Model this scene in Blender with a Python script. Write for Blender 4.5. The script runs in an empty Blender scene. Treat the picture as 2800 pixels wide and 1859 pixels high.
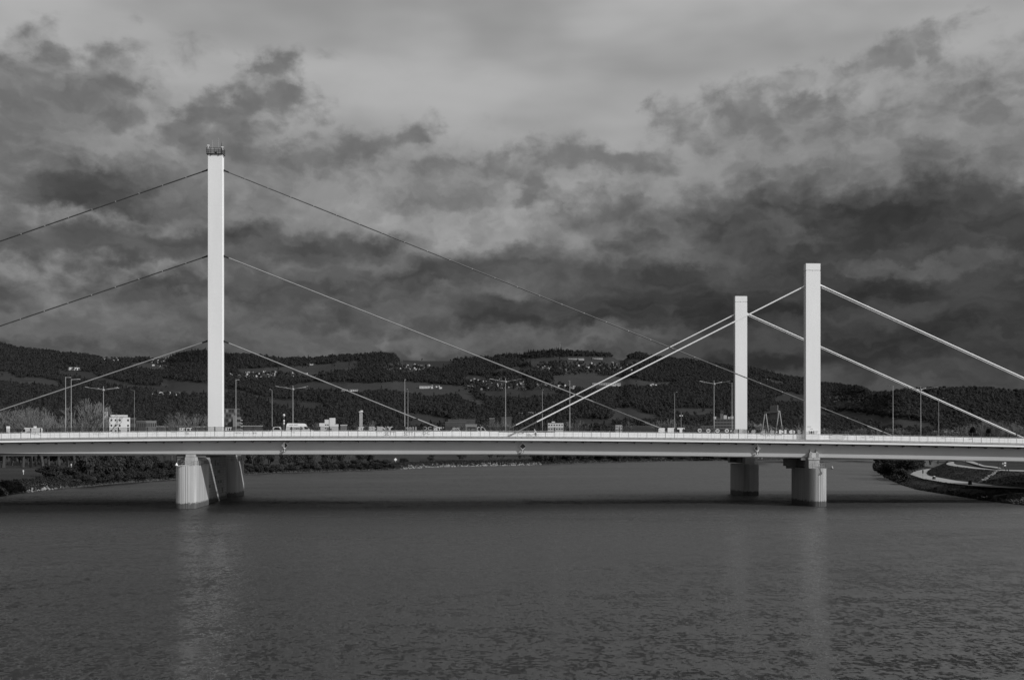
import bpy, math, random
import numpy as np
from mathutils import Vector, Matrix, noise as mnoise

random.seed(7)
rng = np.random.default_rng(11)
SC = bpy.context.scene
COL = SC.collection

# ------------------------------------------------------------------ camera model (2800 x 1859 photograph)
F, CX, HY, HC = 2726.0, 1400.0, 1208.0, 15.65
TH = math.radians(2.9)
S, C = math.sin(TH), math.cos(TH)
Y0 = 238.0                                # near face of the front bridge

def W(x, y, Y):
    """point seen at photo pixel (x, y) on the upright plane at distance Y across the river"""
    r = (x - CX) / F
    X = Y * (S + r * C) / (C - r * S)
    zc = X * S + Y * C
    return Vector((X, Y, HC + (HY - y) * zc / F))

def D(x, y, zc):
    r = (x - CX) / F
    return Vector((r * zc * C + zc * S, -r * zc * S + zc * C, HC + (HY - y) * zc / F))

def G(x, y, Z):
    """point on the level Z"""
    zc = (HC - Z) * F / (y - HY)
    p = D(x, y, zc)
    p.z = Z
    return p

def depth(p):
    return p.x * S + p.y * C

def pix(p):
    zc = p.x * S + p.y * C
    xc = p.x * C - p.y * S
    return CX + F * xc / zc, HY - F * (p.z - HC) / zc

# ------------------------------------------------------------------ materials
MATS = {}
def new_mat(name):
    m = bpy.data.materials.new(name)
    m.use_nodes = True
    nt = m.node_tree
    b = nt.nodes['Principled BSDF']
    MATS[name] = m
    return m, nt, b

def grey(name, v, rough=0.7, var=0.12, scale=0.6, metal=0.0, bump=0.0, bscale=8.0, stretch=(1, 1, 1), spec=0.3, fine=0.0):
    m, nt, b = new_mat(name)
    N = nt.nodes.new
    b.inputs['Roughness'].default_value = rough
    b.inputs['Metallic'].default_value = metal
    b.inputs['Specular IOR Level'].default_value = spec
    tc = N('ShaderNodeTexCoord')
    mp = N('ShaderNodeMapping'); mp.inputs['Scale'].default_value = stretch
    nt.links.new(tc.outputs['Object'], mp.inputs['Vector'])
    nz = N('ShaderNodeTexNoise'); nz.inputs['Scale'].default_value = scale; nz.inputs['Detail'].default_value = 5
    nz.inputs['Roughness'].default_value = 0.62
    nt.links.new(mp.outputs[0], nz.inputs['Vector'])
    mr = N('ShaderNodeMapRange')
    mr.inputs['From Min'].default_value = 0.28; mr.inputs['From Max'].default_value = 0.72
    mr.inputs['To Min'].default_value = v * (1 - var); mr.inputs['To Max'].default_value = v * (1 + var)
    nt.links.new(nz.outputs[0], mr.inputs['Value'])
    nt.links.new(mr.outputs[0], b.inputs['Base Color'])
    if bump:
        n2 = N('ShaderNodeTexNoise'); n2.inputs['Scale'].default_value = bscale; n2.inputs['Detail'].default_value = 4
        nt.links.new(mp.outputs[0], n2.inputs['Vector'])
        bp = N('ShaderNodeBump'); bp.inputs['Strength'].default_value = bump
        nt.links.new(n2.outputs[0], bp.inputs['Height'])
        nt.links.new(bp.outputs[0], b.inputs['Normal'])
    return m

grey('white_paint', 0.84, 0.45, 0.025, 0.05, stretch=(1, 1, 0.15))
grey('pylon_paint', 0.80, 0.5, 0.045, 0.16, stretch=(1, 1, 0.2))
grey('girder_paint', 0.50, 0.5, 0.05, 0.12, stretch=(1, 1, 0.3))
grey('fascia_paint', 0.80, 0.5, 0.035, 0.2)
grey('kerb_concrete', 0.62, 0.8, 0.08, 0.4)
grey('panel_white', 0.82, 0.55, 0.035, 0.5)
grey('asphalt', 0.06, 0.9, 0.2, 0.5)
grey('steel_dark', 0.03, 0.5, 0.1, 1.0)
grey('steel_grey', 0.30, 0.5, 0.1, 1.0)
grey('galvanised', 0.34, 0.4, 0.08, 0.6, metal=0.25)
grey('rail_steel', 0.42, 0.5, 0.08, 1.0)
grey('cable_old', 0.30, 0.5, 0.2, 0.25)
grey('cable_dark', 0.055, 0.5, 0.2, 0.25)  # darkest cable tone, for the two upper cables left of the pylon
grey('cable_mid', 0.13, 0.5, 0.2, 0.25)  # middle cable tone, for the longest cable
grey('cable_white', 0.84, 0.4, 0.02, 0.2)
grey('sleeve_grey', 0.16, 0.5, 0.1, 1.0)
grey('old_girder_and_shade', 0.10, 0.7, 0.15, 0.3)
grey('black_paint', 0.012, 0.6, 0.1, 1.0)
grey('tag_paint', 0.06, 0.8, 0.3, 1.0)
grey('faded_paint', 0.45, 0.8, 0.2, 1.0)
grey('spray_white', 0.62, 0.7, 0.05, 0.8)
grey('spray_grey', 0.26, 0.8, 0.2, 1.0)
grey('spray_mid', 0.36, 0.8, 0.1, 1.0)
grey('house_white', 0.62, 0.8, 0.12, 0.05)
grey('village_wall', 0.46, 0.8, 0.35, 0.004)
grey('house_cream', 0.50, 0.8, 0.15, 0.05)
grey('roof_dark', 0.09, 0.85, 0.3, 0.3)
grey('roof_mid', 0.17, 0.85, 0.3, 0.3)
grey('window_dark', 0.02, 0.2, 0.2, 0.5, spec=0.5)
grey('block_grey', 0.17, 0.8, 0.15, 0.1)
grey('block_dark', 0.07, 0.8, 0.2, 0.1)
grey('tyre', 0.015, 0.8, 0.1, 1.0)
grey('van_paint', 0.80, 0.3, 0.02, 0.4)
grey('truck_box', 0.22, 0.5, 0.06, 0.5)
grey('truck_panel', 0.05, 0.5, 0.06, 0.5)
grey('car_grey', 0.2, 0.3, 0.04, 0.5)
grey('skin', 0.35, 0.6, 0.03, 2)
grey('cloth_white', 0.72, 0.8, 0.06, 3)
grey('cloth_dark', 0.025, 0.8, 0.1, 3)
grey('sign_white', 0.8, 0.5, 0.03, 1)
grey('sign_black', 0.03, 0.5, 0.03, 1)
grey('sign_half', 0.92, 0.5, 0.03, 1)
grey('sign_dark', 0.05, 0.5, 0.03, 1)  # dark colour of the navigation sign boards
grey('path_surface', 0.30, 0.9, 0.10, 0.15)
grey('rock', 0.22, 0.85, 0.3, 0.7, bump=0.4, bscale=3)
grey('rock_dark', 0.055, 0.9, 0.3, 0.7, bump=0.4, bscale=3)
grey('bark', 0.055, 0.9, 0.3, 1.5, stretch=(3, 3, .5), bump=0.4)
grey('bark_pale', 0.15, 0.9, 0.25, 1.0)
grey('twig_pale', 0.15, 0.9, 0.25, 0.5)
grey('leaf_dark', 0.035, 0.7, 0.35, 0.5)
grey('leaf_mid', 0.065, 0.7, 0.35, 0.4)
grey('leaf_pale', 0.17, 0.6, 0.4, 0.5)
grey('wood_leaf', 0.062, 0.9, 0.45, 0.012, spec=.05)
grey('wood_conifer', 0.040, 0.9, 0.3, 0.02, spec=.05)
grey('wood_autumn', 0.074, 0.9, 0.35, 0.012, spec=.05)

for _n in ('leaf_dark', 'leaf_mid', 'leaf_pale', 'wood_leaf', 'wood_conifer', 'wood_autumn'):
    _t = MATS[_n].node_tree; _b = _t.nodes['Principled BSDF']; _src = _b.inputs['Base Color'].links[0].from_socket
    _tr = _t.nodes.new('ShaderNodeBsdfTranslucent'); _t.links.new(_src, _tr.inputs['Color'])
    _mx = _t.nodes.new('ShaderNodeMixShader'); _mx.inputs[0].default_value = .42
    _t.links.new(_b.outputs[0], _mx.inputs[1]); _t.links.new(_tr.outputs[0], _mx.inputs[2]); _t.links.new(_mx.outputs[0], _t.nodes['Material Output'].inputs['Surface'])

def two_scale(name, v, var, s1, s2, rough=0.95, bump=0.5, bs=6):
    m, nt, b = new_mat(name)
    N = nt.nodes.new
    tc = N('ShaderNodeTexCoord')
    a = N('ShaderNodeTexNoise'); a.inputs['Scale'].default_value = s1; a.inputs['Detail'].default_value = 6
    c = N('ShaderNodeTexNoise'); c.inputs['Scale'].default_value = s2; c.inputs['Detail'].default_value = 6
    c.inputs['Roughness'].default_value = .75
    ad = N('ShaderNodeMath'); ad.operation = 'ADD'
    for q in (a, c): nt.links.new(tc.outputs['Object'], q.inputs['Vector'])
    nt.links.new(a.outputs[0], ad.inputs[0]); nt.links.new(c.outputs[0], ad.inputs[1])
    mr = N('ShaderNodeMapRange'); mr.inputs['From Min'].default_value = .65; mr.inputs['From Max'].default_value = 1.35
    mr.inputs['To Min'].default_value = v * (1 - var); mr.inputs['To Max'].default_value = v * (1 + var)
    nt.links.new(ad.outputs[0], mr.inputs['Value']); nt.links.new(mr.outputs[0], b.inputs['Base Color'])
    b.inputs['Roughness'].default_value = rough; b.inputs['Specular IOR Level'].default_value = .1
    bp = N('ShaderNodeBump'); bp.inputs['Strength'].default_value = bump; bp.inputs['Distance'].default_value = .4
    n3 = N('ShaderNodeTexNoise'); n3.inputs['Scale'].default_value = bs; n3.inputs['Detail'].default_value = 4
    nt.links.new(tc.outputs['Object'], n3.inputs['Vector'])
    nt.links.new(n3.outputs[0], bp.inputs['Height']); nt.links.new(bp.outputs[0], b.inputs['Normal'])
    return m
two_scale('grass', 0.040, 0.45, 0.03, 0.5)
two_scale('bank_grass', 0.038, 0.5, 0.06, 0.9)

# pier concrete: pale, streaked, with a dark tide mark whose edge wanders
def pier_mat(name, v, streak, tide_z, blocks=False):
    m, nt, b = new_mat(name)
    N = nt.nodes.new; L = nt.links.new
    tc = N('ShaderNodeTexCoord')
    mp = N('ShaderNodeMapping'); mp.inputs['Scale'].default_value = (1.2, 1.2, 0.07)
    L(tc.outputs['Object'], mp.inputs['Vector'])
    nz = N('ShaderNodeTexNoise'); nz.inputs['Scale'].default_value = 1.0; nz.inputs['Detail'].default_value = 6
    L(mp.outputs[0], nz.inputs['Vector'])
    mr = N('ShaderNodeMapRange'); mr.inputs['From Min'].default_value = .3; mr.inputs['From Max'].default_value = .7
    mr.inputs['To Min'].default_value = v * (1 - streak); mr.inputs['To Max'].default_value = v * (1 + streak)
    L(nz.outputs[0], mr.inputs['Value'])
    col = mr.outputs[0]
    if blocks:
        geo = N('ShaderNodeMapping')
        geo.inputs['Rotation'].default_value = (0, 0, 0)
        sx = N('ShaderNodeSeparateXYZ'); L(tc.outputs['Object'], sx.inputs[0])
        sm = N('ShaderNodeMath'); sm.operation = 'ADD'; L(sx.outputs[0], sm.inputs[0]); L(sx.outputs[1], sm.inputs[1])
        cb = N('ShaderNodeCombineXYZ'); L(sm.outputs[0], cb.inputs[0]); L(sx.outputs[2], cb.inputs[1])
        br = N('ShaderNodeTexBrick')
        br.inputs['Scale'].default_value = 1.0
        br.inputs['Brick Width'].default_value = 1.7; br.inputs['Row Height'].default_value = 0.68
        br.inputs['Mortar Size'].default_value = 0.035
        br.inputs['Color1'].default_value = (1, 1, 1, 1); br.inputs['Color2'].default_value = (.80, .80, .80, 1)
        br.inputs['Mortar'].default_value = (.45, .45, .45, 1)
        L(cb.outputs[0], br.inputs['Vector'])
        # a few replaced dark stones
        sn = N('ShaderNodeVectorMath'); sn.operation = 'DIVIDE'; sn.inputs[1].default_value = (1.7, .68, 1)
        L(cb.outputs[0], sn.inputs[0])
        fl = N('ShaderNodeVectorMath'); fl.operation = 'FLOOR'; L(sn.outputs[0], fl.inputs[0])
        wn = N('ShaderNodeTexWhiteNoise'); wn.noise_dimensions = '2D'; L(fl.outputs[0], wn.inputs['Vector'])
        gt = N('ShaderNodeMath'); gt.operation = 'GREATER_THAN'; gt.inputs[1].default_value = .93; L(wn.outputs['Value'], gt.inputs[0])
        dk = N('ShaderNodeMapRange'); dk.inputs['To Min'].default_value = 1.0; dk.inputs['To Max'].default_value = .42
        L(gt.outputs[0], dk.inputs['Value'])
        m1 = N('ShaderNodeMath'); m1.operation = 'MULTIPLY'; L(col, m1.inputs[0]); L(br.outputs['Color'], m1.inputs[1])
        m2 = N('ShaderNodeMath'); m2.operation = 'MULTIPLY'; L(m1.outputs[0], m2.inputs[0]); L(dk.outputs[0], m2.inputs[1])
        col = m2.outputs[0]
    sz = N('ShaderNodeSeparateXYZ'); L(tc.outputs['Object'], sz.inputs[0])
    n2 = N('ShaderNodeTexNoise'); n2.inputs['Scale'].default_value = 1.6; n2.inputs['Detail'].default_value = 6
    L(tc.outputs['Object'], n2.inputs['Vector'])
    k = N('ShaderNodeMath'); k.operation = 'MULTIPLY_ADD'; k.inputs[1].default_value = -1.6
    L(n2.outputs[0], k.inputs[0]); L(sz.outputs[2], k.inputs[2])
    st = N('ShaderNodeMapRange'); st.interpolation_type = 'SMOOTHSTEP'
    st.inputs['From Min'].default_value = tide_z - 1.05; st.inputs['From Max'].default_value = tide_z - 0.55
    st.inputs['To Min'].default_value = .22; st.inputs['To Max'].default_value = 1
    L(k.outputs[0], st.inputs['Value'])
    mm = N('ShaderNodeMath'); mm.operation = 'MULTIPLY'; L(col, mm.inputs[0]); L(st.outputs[0], mm.inputs[1])
    L(mm.outputs[0], b.inputs['Base Color'])
    b.inputs['Roughness'].default_value = .85
    return m
pier_mat('pier_concrete', 0.38, 0.20, 1.3)
pier_mat('pier_stone', 0.33, 0.15, 1.2, True)

def glass_mat():
    m, nt, b = new_mat('barrier_glass')
    N = nt.nodes.new; L = nt.links.new
    out = nt.nodes['Material Output']
    t = N('ShaderNodeBsdfTransparent'); t.inputs[0].default_value = (.88, .88, .88, 1)
    b.inputs['Base Color'].default_value = (.06, .06, .06, 1); b.inputs['Roughness'].default_value = .15
    mx = N('ShaderNodeMixShader'); mx.inputs[0].default_value = .09
    L(t.outputs[0], mx.inputs[1]); L(b.outputs[0], mx.inputs[2]); L(mx.outputs[0], out.inputs['Surface'])
glass_mat()

def water_mat():
    m, nt, b = new_mat('river_water')
    N = nt.nodes.new; L = nt.links.new
    tc = N('ShaderNodeTexCoord')
    b.inputs['Base Color'].default_value = (.006, .006, .006, 1)
    b.inputs['Roughness'].default_value = .34
    b.inputs['IOR'].default_value = 2.0
    b.inputs['Specular IOR Level'].default_value = .5
    b.inputs['Roughness'].default_value = .42
    b.inputs['Anisotropic'].default_value = .8                         # crests run across the stream: slopes are steep along it, gentle across
    tg = N('ShaderNodeCombineXYZ'); tg.inputs[1].default_value = 1.0; L(tg.outputs[0], b.inputs['Tangent'])
    def slope(scale, detail, rough, stretch, k, dist=0.0):
        mp = N('ShaderNodeMapping'); mp.inputs['Scale'].default_value = stretch; mp.inputs['Location'].default_value = (scale * 31, scale * 17, 0)
        L(tc.outputs['Object'], mp.inputs['Vector'])
        n = N('ShaderNodeTexNoise'); n.noise_dimensions = '2D'; n.inputs['Scale'].default_value = scale; n.inputs['Detail'].default_value = detail
        n.inputs['Roughness'].default_value = rough; n.inputs['Distortion'].default_value = dist
        L(mp.outputs[0], n.inputs['Vector'])
        s = N('ShaderNodeVectorMath'); s.operation = 'SUBTRACT'; L(n.outputs['Color'], s.inputs[0]); s.inputs[1].default_value = (.5, .5, .5)
        m_ = N('ShaderNodeVectorMath'); m_.operation = 'MULTIPLY'; L(s.outputs[0], m_.inputs[0]); m_.inputs[1].default_value = (k[0], k[1], 0)
        return m_.outputs[0]
    def plus(a_, b_):
        n = N('ShaderNodeVectorMath'); n.operation = 'ADD'; L(a_, n.inputs[0]); L(b_, n.inputs[1]); return n.outputs[0]
    rip = plus(plus(slope(1.0, 2, .5, (2.4, 2.2, 1), (.40, 2.6), 0), slope(1.0, 2, .5, (1.05, .9, 1), (.28, 2.2), 0)), slope(1.0, 3, .6, (.40, .22, 1), (.2, 1.7), 0))
    g = N('ShaderNodeTexNoise'); g.inputs['Scale'].default_value = .020; g.inputs['Detail'].default_value = 5; g.inputs['Distortion'].default_value = 1.0
    mp = N('ShaderNodeMapping'); mp.inputs['Scale'].default_value = (.35, 1, 1); L(tc.outputs['Object'], mp.inputs['Vector']); L(mp.outputs[0], g.inputs['Vector'])
    gr = N('ShaderNodeMapRange'); gr.inputs['From Min'].default_value = .34; gr.inputs['From Max'].default_value = .66
    gr.inputs['To Min'].default_value = .40; gr.inputs['To Max'].default_value = 1.3; L(g.outputs[0], gr.inputs['Value'])
    rg = N('ShaderNodeMapRange'); rg.inputs['From Min'].default_value = .36; rg.inputs['From Max'].default_value = .64; rg.inputs['To Min'].default_value = .82; rg.inputs['To Max'].default_value = 1.18
    L(g.outputs[0], rg.inputs['Value'])
    sy0 = N('ShaderNodeSeparateXYZ'); L(tc.outputs['Object'], sy0.inputs[0])
    ry = N('ShaderNodeMapRange'); ry.inputs['From Min'].default_value = 60; ry.inputs['From Max'].default_value = 235; ry.inputs['To Min'].default_value = .15; ry.inputs['To Max'].default_value = .37; L(sy0.outputs[1], ry.inputs['Value'])
    rm = N('ShaderNodeMath'); rm.operation = 'MULTIPLY'; L(rg.outputs[0], rm.inputs[0]); L(ry.outputs[0], rm.inputs[1]); L(rm.outputs[0], b.inputs['Roughness'])
    sc = N('ShaderNodeVectorMath'); sc.operation = 'SCALE'; L(rip, sc.inputs[0]); L(gr.outputs[0], sc.inputs['Scale'])
    # short steep faces scattered over the ripples
    def steep(fx, fy, top):
        mp2 = N('ShaderNodeMapping'); mp2.inputs['Scale'].default_value = (fx, fy, 1); mp2.inputs['Location'].default_value = (fx * 13, fy * 41, 0); L(tc.outputs['Object'], mp2.inputs['Vector'])
        sp = N('ShaderNodeTexNoise'); sp.noise_dimensions = '2D'; sp.inputs['Scale'].default_value = 1.0; sp.inputs['Detail'].default_value = 3; sp.inputs['Distortion'].default_value = 0; L(mp2.outputs[0], sp.inputs['Vector'])
        sr = N('ShaderNodeMapRange'); sr.inputs['From Min'].default_value = .585; sr.inputs['From Max'].default_value = .66; sr.inputs['To Min'].default_value = 0; sr.inputs['To Max'].default_value = -top; L(sp.outputs[0], sr.inputs['Value'])
        c_ = N('ShaderNodeCombineXYZ'); L(sr.outputs[0], c_.inputs[1]); return c_.outputs[0]
    sv = N('ShaderNodeVectorMath'); sv.operation = 'ADD'; L(steep(2.3, 3.0, .58), sv.inputs[0]); L(plus(steep(1.2, 1.35, .42), steep(.55, .48, .26)), sv.inputs[1])
    tot = plus(plus(sc.outputs[0], sv.outputs[0]), plus(slope(.21, 3, .55, (.45, 1, 1), (.18, 1.2), .7), slope(.06, 3, .55, (.4, 1, 1), (.08, .5), .9)))
    sy = N('ShaderNodeSeparateXYZ'); L(tc.outputs['Object'], sy.inputs[0])
    far = N('ShaderNodeMapRange'); far.inputs['From Min'].default_value = 60; far.inputs['From Max'].default_value = 240; far.inputs['To Min'].default_value = 1.0; far.inputs['To Max'].default_value = .5; L(sy.outputs[1], far.inputs['Value'])
    fs = N('ShaderNodeVectorMath'); fs.operation = 'SCALE'; L(tot, fs.inputs[0]); L(far.outputs[0], fs.inputs['Scale']); tot = fs.outputs[0]
    up = N('ShaderNodeVectorMath'); up.operation = 'ADD'; L(tot, up.inputs[0]); up.inputs[1].default_value = (0, 0, 1)
    no = N('ShaderNodeVectorMath'); no.operation = 'NORMALIZE'; L(up.outputs[0], no.inputs[0]); L(no.outputs[0], b.inputs['Normal'])
water_mat()

# ------------------------------------------------------------------ mesh builder
class MB:
    def __init__(self):
        self.v = []; self.f = []; self.m = []; self.mi = 0
    def add(self, vs, fs):
        o = len(self.v)
        self.v += [tuple(p) for p in vs]
        for q in fs:
            self.f.append(tuple(o + i for i in q)); self.m.append(self.mi)
    def box(self, a, b):
        x0, x1 = sorted((a[0], b[0])); y0, y1 = sorted((a[1], b[1])); z0, z1 = sorted((a[2], b[2]))
        self.add([(x0, y0, z0), (x1, y0, z0), (x1, y1, z0), (x0, y1, z0), (x0, y0, z1), (x1, y0, z1), (x1, y1, z1), (x0, y1, z1)],
                 [(0, 3, 2, 1), (4, 5, 6, 7), (0, 1, 5, 4), (1, 2, 6, 5), (2, 3, 7, 6), (3, 0, 4, 7)])
    def tube(self, p, q, r0, r1=None, n=8, caps=True):
        p = Vector(p); q = Vector(q); r1 = r0 if r1 is None else r1
        d = (q - p)
        if d.length < 1e-6: return
        d.normalize()
        u = d.cross(Vector((0, 0, 1)) if abs(d.z) < .9 else Vector((1, 0, 0))).normalized(); w = d.cross(u)
        vs = []
        for c, r in ((p, r0), (q, r1)):
            for k in range(n):
                a = 2 * math.pi * k / n
                vs.append(c + u * (r * math.cos(a)) + w * (r * math.sin(a)))
        fs = [(k, (k + 1) % n, n + (k + 1) % n, n + k) for k in range(n)]
        if caps: fs += [tuple(range(n - 1, -1, -1)), tuple(range(n, 2 * n))]
        self.add(vs, fs)
    def path(self, pts, r, n=6):
        for a, b in zip(pts, pts[1:]): self.tube(a, b, r, r, n)
    def prism(self, outline, z0, z1, top=None):
        """upright prism over a plan outline [(x, y)...]; top: other outline"""
        n = len(outline); t = top or outline
        vs = [(x, y, z0) for x, y in outline] + [(x, y, z1) for x, y in t]
        fs = [(k, (k + 1) % n, n + (k + 1) % n, n + k) for k in range(n)]
        fs += [tuple(range(n - 1, -1, -1)), tuple(range(n, 2 * n))]
        self.add(vs, fs)
    def slab(self, outline, y0, y1):
        """prism over an (x, z) outline between y0 and y1"""
        n = len(outline)
        vs = [(x, y0, z) for x, z in outline] + [(x, y1, z) for x, z in outline]
        fs = [(k, (k + 1) % n, n + (k + 1) % n, n + k) for k in range(n)]
        fs += [tuple(range(n - 1, -1, -1)), tuple(range(n, 2 * n))]
        self.add(vs, fs)
    def lathe(self, c, prof, n=12):
        vs = []
        for r, z in prof:
            for k in range(n):
                a = 2 * math.pi * k / n
                vs.append((c[0] + r * math.cos(a), c[1] + r * math.sin(a), c[2] + z))
        fs = []
        for i in range(len(prof) - 1):
            for k in range(n):
                fs.append((i * n + k, i * n + (k + 1) % n, (i + 1) * n + (k + 1) % n, (i + 1) * n + k))
        fs += [tuple(range(n - 1, -1, -1)), tuple(range((len(prof) - 1) * n, len(prof) * n))]
        self.add(vs, fs)
    def ball(self, c, r, n=8, sq=(1, 1, 1)):
        vs = []; fs = []
        m = max(4, n // 2 + 1)
        for i in range(m + 1):
            ph = math.pi * i / m
            for k in range(n):
                a = 2 * math.pi * k / n
                vs.append((c[0] + r * sq[0] * math.sin(ph) * math.cos(a), c[1] + r * sq[1] * math.sin(ph) * math.sin(a), c[2] + r * sq[2] * math.cos(ph)))
        for i in range(m):
            for k in range(n):
                fs.append((i * n + k, (i + 1) * n + k, (i + 1) * n + (k + 1) % n, i * n + (k + 1) % n))
        self.add(vs, fs)
    def mesh(self, name, mats, org=(0, 0, 0), smooth=False):
        me = bpy.data.meshes.new(name)
        v = np.array(self.v, dtype=float).reshape(-1, 3) - np.array(tuple(org))
        me.from_pydata(v.tolist(), [], self.f)
        if isinstance(mats, str): mats = [mats]
        for q in mats: me.materials.append(MATS[q])
        if len(mats) > 1: me.polygons.foreach_set('material_index', self.m)
        if smooth: me.polygons.foreach_set('use_smooth', [True] * len(me.polygons))
        me.validate(); me.update()
        return me
    def build(self, name, mats, parent=None, org=None, smooth=False):
        if org is None: org = ROOT_LOC.get(parent.name, (0, 0, 0)) if parent is not None else (0, 0, 0)
        o = bpy.data.objects.new(name, self.mesh(name, mats, org, smooth))
        COL.objects.link(o)
        if parent is not None:
            o.parent = parent; ROOT_LOC[o.name] = ROOT_LOC.get(parent.name, (0, 0, 0))
        return o

ROOT_LOC = {}
def tag(o, label=None, cat=None, group=None, kind=None):
    if label: o['label'] = label
    if cat: o['category'] = cat
    if group: o['group'] = group
    if kind: o['kind'] = kind
    return o

def thing(name, label, cat, loc=(0, 0, 0), group=None):
    o = bpy.data.objects.new(name, None); COL.objects.link(o)
    o.empty_display_size = .5
    o.location = loc
    ROOT_LOC[o.name] = tuple(loc)
    return tag(o, label, cat, group)

def link_copy(o, parent=None):
    c = o.copy(); COL.objects.link(c)
    if parent is not None: c.parent = parent
    for ch in list(o.children): link_copy(ch, c)
    return c

def dup(o, loc, rz=0.0, sc=None, label=None, group=None):
    c = link_copy(o)
    c.location = loc; c.rotation_euler = (0, 0, rz)
    if sc is not None: c.scale = sc if hasattr(sc, '__len__') else (sc, sc, sc)
    if label: c['label'] = label
    if group: c['group'] = group
    return c

def raw_mesh(name, v, f, mats, mi=None, smooth=False):
    me = bpy.data.meshes.new(name)
    me.from_pydata([tuple(p) for p in v], [], [tuple(q) for q in f])
    for q in ([mats] if isinstance(mats, str) else mats): me.materials.append(MATS[q])
    if mi is not None: me.polygons.foreach_set('material_index', mi)
    if smooth: me.polygons.foreach_set('use_smooth', [True] * len(me.polygons))
    me.update()
    return me

def text_mesh(mb, s, p, w, h, offset=0.03, thick=.012):
    """lettering facing -Y, lower left corner at p, fitted to w x h; added to mb"""
    cu = bpy.data.curves.new('lettering', 'FONT'); cu.body = s; cu.offset = offset; cu.resolution_u = 2
    ob = bpy.data.objects.new('lettering', cu); COL.objects.link(ob)
    bpy.context.view_layer.update()
    dg = bpy.context.evaluated_depsgraph_get()
    me = bpy.data.meshes.new_from_object(ob.evaluated_get(dg))
    vs = np.array([tuple(q.co) for q in me.vertices])
    if len(vs):
        lo = vs.min(0); hi = vs.max(0)
        out = [(p[0] + (q[0] - lo[0]) / (hi[0] - lo[0] + 1e-9) * w, p[1], p[2] + (q[1] - lo[1]) / (hi[1] - lo[1] + 1e-9) * h) for q in vs]
        mb.add(out, [tuple(f.vertices) for f in me.polygons])
    bpy.data.objects.remove(ob); bpy.data.curves.remove(cu); bpy.data.meshes.remove(me)
# ------------------------------------------------------------------ bridge lines
_cols = [(50, 1203.5), (690, 1199.0), (1440, 1198.4), (2230, 1207.9), (2750, 1216.0)]
_P = [W(x, y, Y0) for x, y in _cols]
_fit = np.polyfit([p.x for p in _P], [p.z for p in _P], 3)
def zf(X):
    """height of the top edge of the front fascia"""
    a, b = -112.0, 165.0
    if X < a: return float(np.polyval(_fit, a) + (X - a) * .010)
    if X > b: return float(np.polyval(_fit, b) - (X - b) * .020)
    return float(np.polyval(_fit, X))
_B = [W(x, y, Y0 + 2.9) for x, y in [(-400, 1236.5), (50, 1239.5), (690, 1241.5), (1440, 1241.0), (2230, 1250.0), (2750, 1259.5), (3300, 1271)]]
def zb(X): return float(np.interp(X, [p.x for p in _B], [p.z for p in _B]))
_O = [W(x, y, 256.6) for x, y in [(-400, 1249), (50, 1246.6), (690, 1243.2), (1440, 1244.0), (2230, 1252.3), (2750, 1262.6), (3300, 1275)]]
def zo(X): return float(np.interp(X, [p.x for p in _O], [p.z for p in _O]))
XA, XB = -300.0, 330.0
STN = np.arange(XA, XB + .1, 3.0)

def extrude(mb, section, stations=STN, close=True):
    """loft a closed (y, z) section, given as a function of X, along the bridge"""
    rows = [section(x) for x in stations]
    n = len(rows[0]); vs = []; fs = []
    for x, r in zip(stations, rows): vs += [(x, y, z) for y, z in r]
    for i in range(len(stations) - 1):
        for k in range(n):
            k2 = (k + 1) % n
            fs.append((i * n + k, (i + 1) * n + k, (i + 1) * n + k2, i * n + k2))
    fs += [tuple(range(n)), tuple(range((len(stations) - 1) * n, len(stations) * n))[::-1]]
    mb.add(vs, fs)

def rect(ya, yb, za, zb_, base=zf):
    return lambda X: [(ya, base(X) + za), (ya, base(X) + zb_), (yb, base(X) + zb_), (yb, base(X) + za)]

PIER_AX = Vector((-.043, .999, 0)).normalized()
def pier_outline(cx, yf, w, L, nose, ribs, back_nose=True, square=2.4):
    pts = []
    n = 46 if ribs else 24
    for k in range(n + 1):
        a = math.pi + math.pi * k / n
        c, s = math.cos(a), math.sin(a)
        x = math.copysign(abs(c) ** (2 / square), c) * w / 2
        y = math.copysign(abs(s) ** (2 / square), s) * nose + nose
        if ribs and 4 < k < n - 9:
            x *= 1 - (.022 if k % 2 else 0); y += (.065 if k % 2 else 0)
        pts.append((x, y))
    if back_nose:
        for k in range(17):
            a = math.pi * k / 16
            pts.append((math.cos(a) * w / 2, L - nose + math.sin(a) * nose))
    else:
        pts += [(w / 2, L), (-w / 2, L)]
    ax = PIER_AX; px = Vector((ax.y, -ax.x, 0))
    return [(cx + px.x * x + ax.x * y, yf + px.y * x + ax.y * y) for x, y in pts]

def handrail(mb, pts, h, step=1.0, r=.035, rails=(1.0, .5)):
    for a, b in zip(pts, pts[1:]):
        a = Vector(a); b = Vector(b); n = max(1, round((b - a).length / step))
        for k in range(n + 1):
            q = a.lerp(b, k / n); mb.tube(q, q + Vector((0, 0, h)), r, r, 5)
        for f in rails: mb.tube(a + Vector((0, 0, h * f)), b + Vector((0, 0, h * f)), r, r, 5)

def cable(parent, p, q, r, mat, second=None, name='stay_cable'):
    mb = MB(); n_ = 12
    for k in range(n_): mb.tube(Vector(p).lerp(Vector(q), k / n_), Vector(p).lerp(Vector(q), (k + 1) / n_), r, r, 12, False)
    o = mb.build(name, mat, parent, smooth=True)
    return o

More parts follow.
